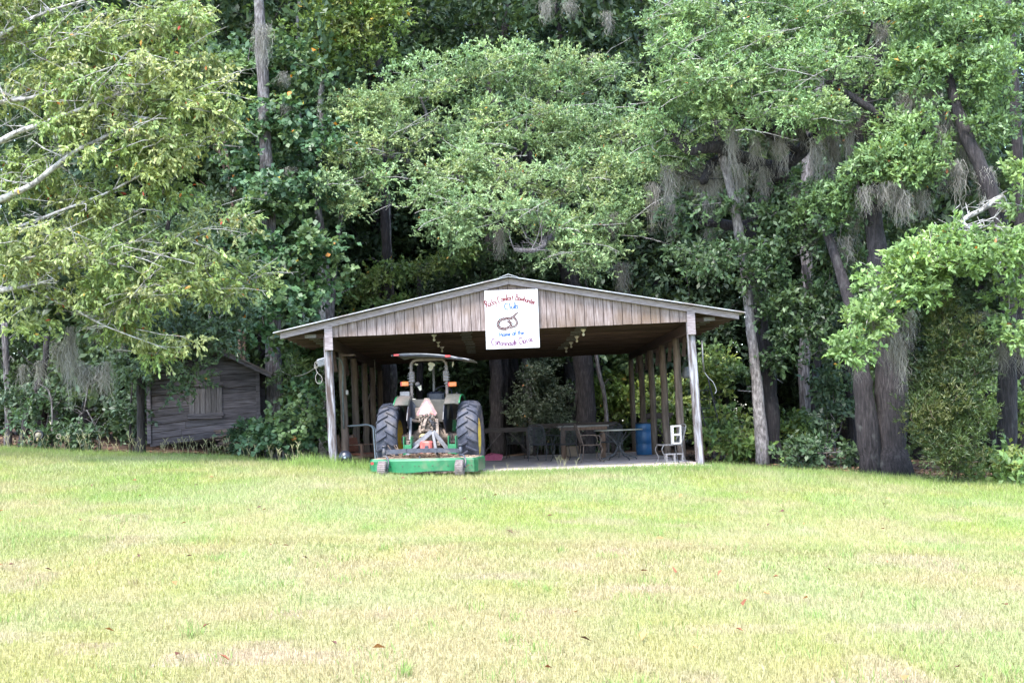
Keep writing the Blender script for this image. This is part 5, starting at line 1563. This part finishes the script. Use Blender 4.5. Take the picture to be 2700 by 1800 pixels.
tree('stubbed_oak', 'massive oak with a broken stub limb right of the pavilion', [[(2035, 1180, 30.4, .22), (2030, 1000, 30.4, .18), (1998, 800, 30.5, .17), (1975, 610, 30.6, .19), (2035, 480, 30.6, .17), (2110, 400, 30.6, .17), (2170, 340, 30.4, .15), (2250, 260, 30.2, .10)]],
     [(1760, 60, 29, 110, 60), (1880, 90, 28.6, 120, 80), (2020, 90, 28.6, 130, 90), (2160, 70, 28.8, 120, 70), (1750, 190, 29, 90, 80), (1860, 220, 28.4, 120, 70), (1990, 220, 28, 130, 70), (2130, 200, 28.2, 110, 80), (1760, 300, 29.4, 90, 70), (1880, 320, 28.8, 100, 50),
      (2080, 310, 28, 110, 45), (2190, 300, 28, 100, 50), (1800, 390, 29.6, 60, 40), (2270, 180, 28.6, 90, 70), (1720, 410, 30, 70, 60), (2310, 60, 28.8, 90, 60), (2330, 330, 28.4, 60, 40), (1960, 0, 29, 260, 50)],
     dict(OAKB, cols=[(.19, .30, .125), (.225, .335, .145), (.15, .25, .105), (.255, .345, .15)]), 7.0, 'bark_dark', [(2322, 60, 148, 28.6, 26), (2110, 270, 400, 29.8, 60), (2170, 280, 420, 29.8, 40), (2195, 300, 520, 29.8, 20), (2040, 330, 450, 30, 30), (1995, 250, 330, 29.6, 50), (1880, 430, 560, 29.9, 60), (1830, 440, 540, 30, 40), (1860, 480, 600, 30, 26), (1790, 420, 520, 30, 50), (1770, 500, 640, 30.5, 40), (2210, 250, 340, 29.6, 50), (1870, 600, 700, 31, 20), (1930, 330, 470, 28.8, 26), (1760, 430, 560, 29.6, 20), (2060, 340, 470, 28.8, 24), (2150, 360, 500, 28.4, 26), (2240, 330, 460, 28.4, 30), (1990, 360, 470, 29, 18)],
     seed=17, limbs=[[(2085, 475, 30.6, .20), (2020, 445, 30.2, .19), (1950, 410, 29.8, .17), (1868, 385, 29.4, .15), (1820, 400, 29.2, .09), (1770, 360, 29.2, .05)],
                     [(2085, 470, 30.6, .19), (2078, 498, 30.4, .13)], [(2060, 440, 30.6, .12), (1900, 420, 30, .12), (1870, 450, 29.8, .12), (1855, 480, 29.6, .11)],
                     [(2170, 340, 30.4, .15), (2100, 330, 29.8, .11), (2012, 340, 29.4, .09), (1930, 300, 29, .05)], [(2120, 370, 30.6, .12), (2080, 230, 29, .06), (2050, 120, 28.6, .03)], [(1975, 600, 30.6, .15), (1900, 590, 30.8, .12), (1840, 592, 31, .07)],
                     [(2250, 260, 30.2, .09), (2280, 140, 29.2, .05), (2300, 60, 28.9, .03)], [(2100, 400, 30.6, .11), (1960, 310, 28.8, .06), (1850, 230, 28.6, .03)]],
     twig=.024, bare=90, twig_bark='bark_pale')
tree('twin_oak', 'thick twin trunked oak with bearded moss behind the cedar bush', [[(2345, 1205, 27.9, .42), (2348, 1000, 27.9, .36), (2330, 850, 28, .29), (2310, 650, 28.2, .24), (2290, 450, 28.4, .22), (2275, 350, 28.6, .2), (2300, 200, 28.8, .14), (2340, 60, 29, .08)],
      [(2292, 1200, 27.7, .25), (2278, 1030, 27.7, .22), (2264, 950, 27.8, .17), (2240, 800, 28, .13), (2190, 640, 28.4, .10), (2150, 560, 28.6, .06)]],
     [(2300, 420, 27.4, 90, 45), (2380, 390, 27.2, 80, 50), (2440, 440, 27.4, 80, 60), (2420, 300, 27.6, 90, 60), (2470, 190, 27.6, 90, 70), (2390, 130, 28, 80, 60), (2540, 90, 27.4, 100, 60), (2620, 160, 27, 90, 70), (2660, 60, 27.2, 80, 60), (2640, 300, 27, 80, 60), (2480, 20, 27.8, 140, 40), (2350, 480, 27.6, 80, 30), (2560, 260, 27.6, 60, 60), (2150, 540, 28.8, 90, 60), (2200, 520, 28.6, 70, 50)],
     dict(OAKB, L=.115, cols=[(.155, .25, .10), (.18, .275, .105), (.125, .205, .085)]), 6.2, 'bark_dark',
     [(2280, 490, 580, 27.2, 22), (2330, 480, 560, 27.2, 70), (2385, 500, 618, 27.1, 20), (2360, 480, 600, 27.3, 30), (2430, 500, 590, 27.6, 40), (2440, 230, 330, 27.8, 60), (2500, 260, 400, 27.8, 80), (2390, 240, 330, 28, 50), (2540, 330, 470, 28, 60), (2480, 400, 520, 28, 40), (2460, 100, 190, 28, 40), (2570, 380, 480, 28, 40), (2250, 560, 640, 28.4, 50), (2230, 620, 720, 28.4, 40), (2100, 480, 620, 29.4, 40), (2010, 440, 560, 29.6, 34), (1950, 430, 560, 29.4, 30), (2140, 560, 700, 29.4, 30), (2180, 430, 560, 29, 30), (2600, 440, 560, 27, 40), (2470, 330, 470, 27.4, 34), (2520, 420, 560, 27.2, 30)],
     seed=18, limbs=[[(2290, 460, 28.4, .14), (2350, 350, 28, .10), (2290, 285, 27.8, .09), (2210, 232, 27.8, .07), (2180, 215, 27.7, .05)], [(2300, 560, 28.3, .12), (2400, 430, 27.8, .07), (2440, 340, 27.6, .04)], [(2290, 400, 28.5, .12), (2420, 230, 28, .07), (2520, 110, 27.7, .04), (2600, 60, 27.4, .02)], [(2290, 450, 28.4, .10), (2260, 480, 27.8, .05), (2290, 560, 27.3, .02)]], twig=.022)
tree('edge_oak', 'dark trunked oak at the right edge with a sunlit low bough', [[(2655, 1215, 26.6, .21), (2655, 1000, 26.6, .19), (2660, 800, 26.6, .18), (2640, 600, 26.8, .17), (2590, 450, 27, .16), (2545, 350, 27.2, .14), (2500, 200, 27.6, .09)]],
     [(2360, 720, 25.2, 90, 40), (2440, 690, 25, 90, 40), (2530, 690, 24.9, 90, 36), (2620, 680, 24.8, 80, 40), (2330, 790, 25, 80, 45), (2290, 850, 24.8, 60, 40), (2410, 770, 25, 60, 36), (2240, 920, 24.8, 30, 30), (2690, 770, 24.8, 60, 50), (2680, 640, 25, 60, 40), (2660, 860, 25, 50, 50), (2480, 640, 25.2, 70, 30), (2700, 500, 25.6, 50, 60)],
     dict(OAKB, L=.12, ratio=.45, cols=[(.18, .29, .095), (.215, .315, .105), (.155, .25, .085)]), 7.2, 'bark_dark',
     [(2255, 900, 1010, 24.9, 30), (2310, 830, 960, 25.2, 24), (2345, 830, 990, 25.1, 40), (2372, 880, 1040, 25.1, 22), (2395, 820, 930, 25.2, 26), (2640, 880, 1000, 25.4, 40), (2690, 900, 1000, 25.4, 26), (2590, 820, 860, 25.2, 40)], seed=19,
     limbs=[[(2640, 560, 26.8, .09), (2642, 520, 26.2, .07), (2590, 552, 25.7, .055), (2540, 580, 25.3, .045), (2560, 605, 25.2, .038), (2593, 634, 25.1, .03), (2638, 665, 25.1, .02)], [(2655, 640, 26.8, .10), (2600, 640, 25.8, .07), (2490, 640, 25.2, .045), (2420, 700, 25, .03), (2330, 790, 25, .018)],
            [(2655, 700, 26.7, .08), (2590, 690, 25.2, .05), (2500, 700, 25, .03), (2380, 740, 25, .015)], [(2593, 634, 25.1, .025), (2580, 680, 25, .018), (2560, 700, 24.9, .01)]], limb_bark='bark_pale', twig=.02)

# understorey bushes and saplings
def bush(name, label, px, py, Y, blobs, leaf, dens=7, stems=4, seed=1, bark='bark_grey', cat='bush', group=None, cr_=(.22, .4)):
    rng = np.random.default_rng(seed)
    st = []
    for k in range(stems):
        b = blobs[k % len(blobs)]
        st.append([(px + rng.uniform(-18, 18), py, Y, .022), ((px + b[0]) / 2 + rng.uniform(-15, 15), (py + b[1]) / 2, (Y + b[2]) / 2, .016), (b[0], b[1], b[2], .008)])
    return tree(name, label, st, blobs, leaf, dens, bark, seed=seed, cat=cat, group=group, cr_=cr_, twig=.012)
bush('cedar_bush', 'tall dense olive green cedar bush at the right edge of the lawn', 2510, 1235, 25.3,
     [(2501, 860, 25.3, 41, 50), (2509, 920, 25.2, 69, 60), (2485, 1000, 25.1, 77, 60), (2533, 1000, 25.1, 77, 60), (2501, 1090, 25.0, 98, 60), (2549, 1110, 25.1, 65, 60), (2461, 1120, 25.1, 57, 60), (2509, 1180, 25.0, 98, 50), (2501, 800, 25.4, 20, 30)], CEDAR, 20, 6, 31, 'bark_red')
bush('gum_sapling', 'leafy sweetgum sapling growing beside the left front post', 760, 1195, 28.2, [(690, 1125, 28, 50, 24), (800, 1060, 28.4, 40, 40), (795, 1110, 28, 60, 45), (740, 1150, 27.8, 60, 30), (830, 1120, 28.2, 45, 45)], dict(GUM, L=.12), 9, 5, 32)
bush('bamboo_bush', 'dark narrow leaved bush behind the sweetgum sapling', 800, 1190, 29.4, [(800, 1000, 29.4, 50, 50), (830, 1060, 29.2, 40, 60), (795, 1080, 29.3, 40, 50), (800, 1010, 29.6, 30, 40)], dict(OAKD, L=.16, ratio=.18, cols=[(.10, .15, .05), (.08, .13, .045)]), 8, 5, 33)
tree('roofside_dogwood', 'light green layered dogwood behind the left roof slope', [[(985, 1180, 39, .07), (985, 900, 39, .06), (1000, 780, 39, .05), (1060, 700, 39, .03)]],
     [(930, 780, 38.6, 70, 30), (1000, 730, 38.6, 80, 30), (1090, 720, 38.8, 80, 30), (1170, 690, 39, 70, 26), (960, 830, 38.4, 60, 26), (1040, 790, 38.6, 70, 26), (1220, 660, 39.2, 60, 24)], dict(LIME, cols=[(.12, .19, .055), (.10, .165, .05), (.15, .20, .06)]), 8.0, 'bark_grey', seed=21)
tree('holly_tree', 'dark glossy evergreen filling the gap behind the roof ridge', [[(1330, 1180, 41, .12), (1330, 900, 41, .11), (1335, 700, 41, .09), (1330, 560, 41, .05)]],
     [(1240, 700, 40.4, 80, 40), (1340, 690, 40.2, 90, 40), (1430, 720, 40.2, 80, 40), (1300, 760, 40, 100, 40), (1530, 740, 40.6, 70, 40), (1150, 760, 40.6, 70, 40)], SHADE, 8.0, 'bark_dark', seed=22)
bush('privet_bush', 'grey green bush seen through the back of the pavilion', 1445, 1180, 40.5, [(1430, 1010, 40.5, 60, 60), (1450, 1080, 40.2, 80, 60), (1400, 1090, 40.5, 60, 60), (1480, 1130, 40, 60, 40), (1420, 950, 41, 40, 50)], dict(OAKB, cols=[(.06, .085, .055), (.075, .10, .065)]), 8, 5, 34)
k = 0
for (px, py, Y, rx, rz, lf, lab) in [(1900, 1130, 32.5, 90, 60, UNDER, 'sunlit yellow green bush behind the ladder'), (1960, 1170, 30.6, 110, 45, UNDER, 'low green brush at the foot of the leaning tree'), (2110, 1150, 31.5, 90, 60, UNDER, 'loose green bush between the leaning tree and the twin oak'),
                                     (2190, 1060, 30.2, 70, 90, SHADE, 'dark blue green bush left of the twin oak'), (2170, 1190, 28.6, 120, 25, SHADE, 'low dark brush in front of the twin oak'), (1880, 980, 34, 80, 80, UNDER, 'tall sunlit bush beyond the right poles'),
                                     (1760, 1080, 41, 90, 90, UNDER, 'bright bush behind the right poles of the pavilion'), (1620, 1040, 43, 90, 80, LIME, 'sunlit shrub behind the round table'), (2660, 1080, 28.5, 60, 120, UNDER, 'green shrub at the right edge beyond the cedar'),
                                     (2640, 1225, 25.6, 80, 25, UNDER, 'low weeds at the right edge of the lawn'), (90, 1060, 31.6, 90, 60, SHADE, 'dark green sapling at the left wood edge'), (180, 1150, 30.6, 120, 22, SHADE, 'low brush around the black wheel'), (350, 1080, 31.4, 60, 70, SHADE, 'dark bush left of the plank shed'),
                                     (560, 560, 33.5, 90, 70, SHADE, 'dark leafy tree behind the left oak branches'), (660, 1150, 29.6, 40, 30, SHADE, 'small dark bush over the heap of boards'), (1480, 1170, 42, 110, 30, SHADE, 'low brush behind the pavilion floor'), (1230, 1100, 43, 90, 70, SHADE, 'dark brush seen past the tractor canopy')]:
    bl_ = [(px - rx * .4, py - rz * .2, Y, rx * .6, rz * .7), (px + rx * .4, py, Y - .2, rx * .6, rz * .7), (px, py + rz * .3, Y - .3, rx * .7, rz * .6), (px + rx * .1, py - rz * .5, Y + .2, rx * .5, rz * .5)]
    bush('understorey_bush', lab, px, 1195 if px > 700 else 1180, Y, bl_, lf, 6.5, 4, 50 + k, group='bushes in the wood edge'); k += 1

# bare saplings and thin trunks standing in the wood: own positions, own lean
def pole_tree(label, pts, bark, seed):
    rng = np.random.default_rng(seed)
    p, r = path(pts); p, r = gnarl(p, r, rng, .12)
    base = Vector((p[0].x, p[0].y, gz(p[0].x, p[0].y)))
    p = [Vector((p[0].x, p[0].y, base.z - .1))] + [q for q in p if q.z > base.z + .05]; r = r[:1] + r[-(len(p) - 1):]
    t = thing('slender_trunk', label, 'tree', base, group='slender trunks in the wood')
    m = MB(); m.tube([q - base for q in p], r, 8); m.build('trunk', bark, t)
    m = MB()
    for k in range(7):
        i = rng.integers(len(p) // 3, len(p) - 1); q = p[i] - base; a = rng.uniform(-1, 1)
        l = rng.uniform(.4, 1.3) * min(1, .3 + r[i] * 9)
        m.tube([q, q + Vector((a * l * .5, rng.uniform(-.2, .2), l * .3)), q + Vector((a * l, rng.uniform(-.4, .4), l * rng.uniform(.1, .8)))], [min(.02, r[i] * .5), min(.013, r[i] * .35), .003], 4, False)
    m.build('branches', bark, t)['kind'] = 'stuff'
for i, (lab, bark, pts) in enumerate([
    ('thin reddish trunk leaning beside the sweetgum', 'bark_red', [(640, 1150, 34, .06), (630, 800, 34, .06), (628, 650, 34, .06), (605, 470, 34, .055), (585, 320, 34, .05)]),
    ('thin forked reddish stem crossing behind the left oak', 'bark_red', [(650, 1150, 34.6, .05), (630, 560, 34.6, .05), (585, 430, 34.4, .04), (575, 350, 34.4, .03)]),
    ('grey trunk just left of the pavilion roof slope', 'bark_grey', [(868, 1150, 34.5, .115), (866, 850, 34.5, .10), (855, 640, 34.6, .09), (835, 500, 34.6, .08), (850, 300, 34.8, .07)]),
    ('slim grey trunk leaning right above the roof slope', 'bark_grey', [(870, 900, 36, .07), (890, 640, 36, .07), (905, 540, 36, .06), (930, 400, 36, .05)]),
    ('dark trunk rising behind the left roof slope', 'bark_dark', [(1018, 1150, 39, .16), (1018, 800, 39, .15), (1016, 600, 39, .14), (1010, 300, 39, .12), (980, 0, 39, .10)]),
    ('grey trunk seen left of the tractor roll bar', 'bark_grey', [(1040, 1180, 40, .17), (1035, 1000, 40, .17), (1030, 850, 40, .16), (1020, 500, 40, .13)]),
    ('broad dark trunk seen between the tractor and the tables', 'bark_dark', [(1312, 1190, 40.6, .27), (1306, 1000, 40.6, .24), (1303, 800, 40.6, .22), (1296, 500, 40.6, .2), (1290, 100, 41, .16)]),
    ('pale crooked trunk behind the dark chair', 'bark_pale', [(1402, 1190, 41.5, .12), (1398, 1060, 41.5, .11), (1390, 950, 41.5, .10), (1382, 700, 41.5, .09)]),
    ('brown trunk beside the pale crooked one', 'bark_grey', [(1380, 1190, 42.5, .13), (1380, 950, 42.5, .12), (1376, 700, 42.5, .10)]),
    ('slim trunk leaning left behind the pale plank table', 'bark_grey', [(1602, 1190, 40, .075), (1596, 1060, 40, .07), (1575, 960, 40, .07), (1560, 850, 40, .06), (1540, 700, 40, .05)]),
    ('dark trunk behind the far left pavilion poles', 'bark_dark', [(1110, 1190, 42, .12), (1108, 1000, 42, .12), (1106, 700, 42, .1)]),
    ('dark crooked stem at the left wood edge', 'bark_dark', [(60, 1160, 31.4, .11), (80, 1060, 31.4, .09), (115, 980, 31.4, .08), (125, 880, 31.4, .07)]),
    ('straight dark stem at the far left of the wood', 'bark_grey', [(22, 1160, 32, .10), (18, 1000, 32, .09), (10, 850, 32, .08)]),
    ('bent grey sapling left of the shed', 'bark_grey', [(137, 1160, 30.6, .028), (138, 1080, 30.6, .026), (128, 1030, 30.6, .022), (102, 1012, 30.6, .014)]),
    ('thin forked sapling left of the shed', 'bark_grey', [(208, 1165, 30.8, .03), (209, 1100, 30.8, .026), (222, 1080, 30.8, .02), (235, 1000, 30.8, .014)]),
    ('thin stem leaning left near the shed corner', 'bark_grey', [(262, 1165, 30.8, .022), (250, 1120, 30.8, .02), (228, 1080, 30.8, .014)]),
    ('small straight sapling close to the shed corner', 'bark_dark', [(343, 1160, 31.0, .03), (344, 1080, 31, .026), (350, 1000, 31, .02)]),
    ('pale broken trunk beside the stubbed oak', 'bark_pale', [(2033, 1170, 31.4, .08), (2034, 1060, 31.4, .07), (2030, 980, 31.4, .06)]),
    ('dark trunk between the leaning tree and the twin oak', 'bark_dark', [(2150, 1160, 33, .11), (2150, 1000, 33, .10), (2160, 900, 33, .09), (2120, 700, 33, .08)]),
    ('dark trunk behind the twin oak', 'bark_dark', [(2250, 1180, 31, .15), (2230, 900, 31, .14), (2200, 650, 31.4, .12), (2170, 560, 31.6, .10)]),
    ('mossy trunk behind the stubbed oak limb', 'bark_grey', [(2120, 1000, 34, .16), (2125, 700, 34, .16), (2130, 480, 34, .17), (2140, 330, 34, .16), (2180, 120, 34, .12)]),
    ('tall dark trunk at the top right', 'bark_dark', [(2700, 1150, 31, .17), (2690, 600, 31, .16), (2670, 200, 31, .14), (2650, 0, 31, .13)]),
    ('tall trunk behind the middle of the central oak', 'bark_dark', [(1700, 1150, 44, .2), (1695, 600, 44, .18), (1690, 100, 44, .15)]),
    ('thin pale trunk high above the sweetgum', 'bark_pale', [(800, 1100, 37, .07), (795, 600, 37, .07), (785, 100, 37, .06), (790, 0, 37, .05)])]):
    pole_tree(lab, pts, bark, 200 + i)

# forest behind: a few grown prototypes, copied and turned
rngF = np.random.default_rng(77)
def forest_tree(label, seed, h, rad, cols, z0=.22, n=1900, L=.24):
    rng = np.random.default_rng(seed)
    t = thing('forest_tree', label, 'tree', (0, 0, 0), 0, 'trees deep in the wood')
    m = MB(); pts = [Vector((rng.normal(0, .12), rng.normal(0, .12), h * k / 8)) for k in range(9)]
    m.tube(pts, [.24 * (1.15 - .95 * k / 8) for k in range(9)], 8); m.build('trunk', 'bark_dark', t)
    C = []
    while len(C) < n // 10:
        z = rng.uniform(z0, 1.0); a = rng.random() * 6.283
        prof = rad * (math.sin(min(1, (z - z0) / (1 - z0)) ** .75 * 2.7) * .85 + .25)
        r_ = prof * rng.random() ** .5
        C.append((r_ * math.cos(a), r_ * math.sin(a), z * h))
    C = np.array(C); rd = rng.uniform(.6, 1.1, len(C))
    mm = MB(); twigs(mm, [np.array(p) for p in pts if p.z > h * .15], C, rng, .05, maxlen=5); mm.build('branches', 'bark_dark', t)['kind'] = 'stuff'
    leaf = dict(L=L, ratio=.5, sprays=13, per=9, spray=.5, flat=.6, droop=.15, cols=cols)
    B, d, nr, L_, W, col = foliage(C, rd, leaf, rng)
    link('crown', leaf_mesh('crown', B, d, nr, L_, W, col, (0, 0, 0)), 'leaf', t)
    return t
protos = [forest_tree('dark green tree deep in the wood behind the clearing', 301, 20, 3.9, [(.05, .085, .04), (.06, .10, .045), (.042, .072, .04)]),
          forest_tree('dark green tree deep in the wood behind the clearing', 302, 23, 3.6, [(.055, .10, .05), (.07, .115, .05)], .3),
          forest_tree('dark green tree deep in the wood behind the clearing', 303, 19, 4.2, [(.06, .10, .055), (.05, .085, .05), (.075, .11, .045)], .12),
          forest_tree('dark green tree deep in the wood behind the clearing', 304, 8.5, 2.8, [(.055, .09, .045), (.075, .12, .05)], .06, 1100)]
spots_ = []
for (Y, n, span, kinds) in [(37.5, 10, 15, (0, 2, 1)), (43, 13, 17, (0, 1, 2)), (50, 15, 20, (1, 2, 0)), (58, 16, 24, (1, 0, 2)), (68, 18, 28, (1, 0, 1))]:
    for k in range(n):
        x = -span + 2 * span * (k + .5) / n + rngF.uniform(-.7, .7); y = Y + rngF.uniform(-2, 2)
        if abs(x) < 6.2 and y < 41.5: continue
        if 4.5 < x < 12 and Y < 45 and rngF.random() < .55: continue
        spots_.append((x, y, kinds[k % 3], rngF.uniform(.85, 1.15)))
for (Y, n, span) in [(36, 9, 17), (45, 11, 18), (54, 12, 22), (64, 14, 27), (80, 22, 36)]:
    for k in range(n):
        x = -span + 2 * span * (k + .5) / n + rngF.uniform(-1, 1); y = Y + rngF.uniform(-1.5, 1.5)
        if abs(x) < 6.8 and y < 43: continue
        if 4 < x < 11 and y < 50: continue
        spots_.append((x, y, 3, rngF.uniform(.7, 1.2)))
used = set()
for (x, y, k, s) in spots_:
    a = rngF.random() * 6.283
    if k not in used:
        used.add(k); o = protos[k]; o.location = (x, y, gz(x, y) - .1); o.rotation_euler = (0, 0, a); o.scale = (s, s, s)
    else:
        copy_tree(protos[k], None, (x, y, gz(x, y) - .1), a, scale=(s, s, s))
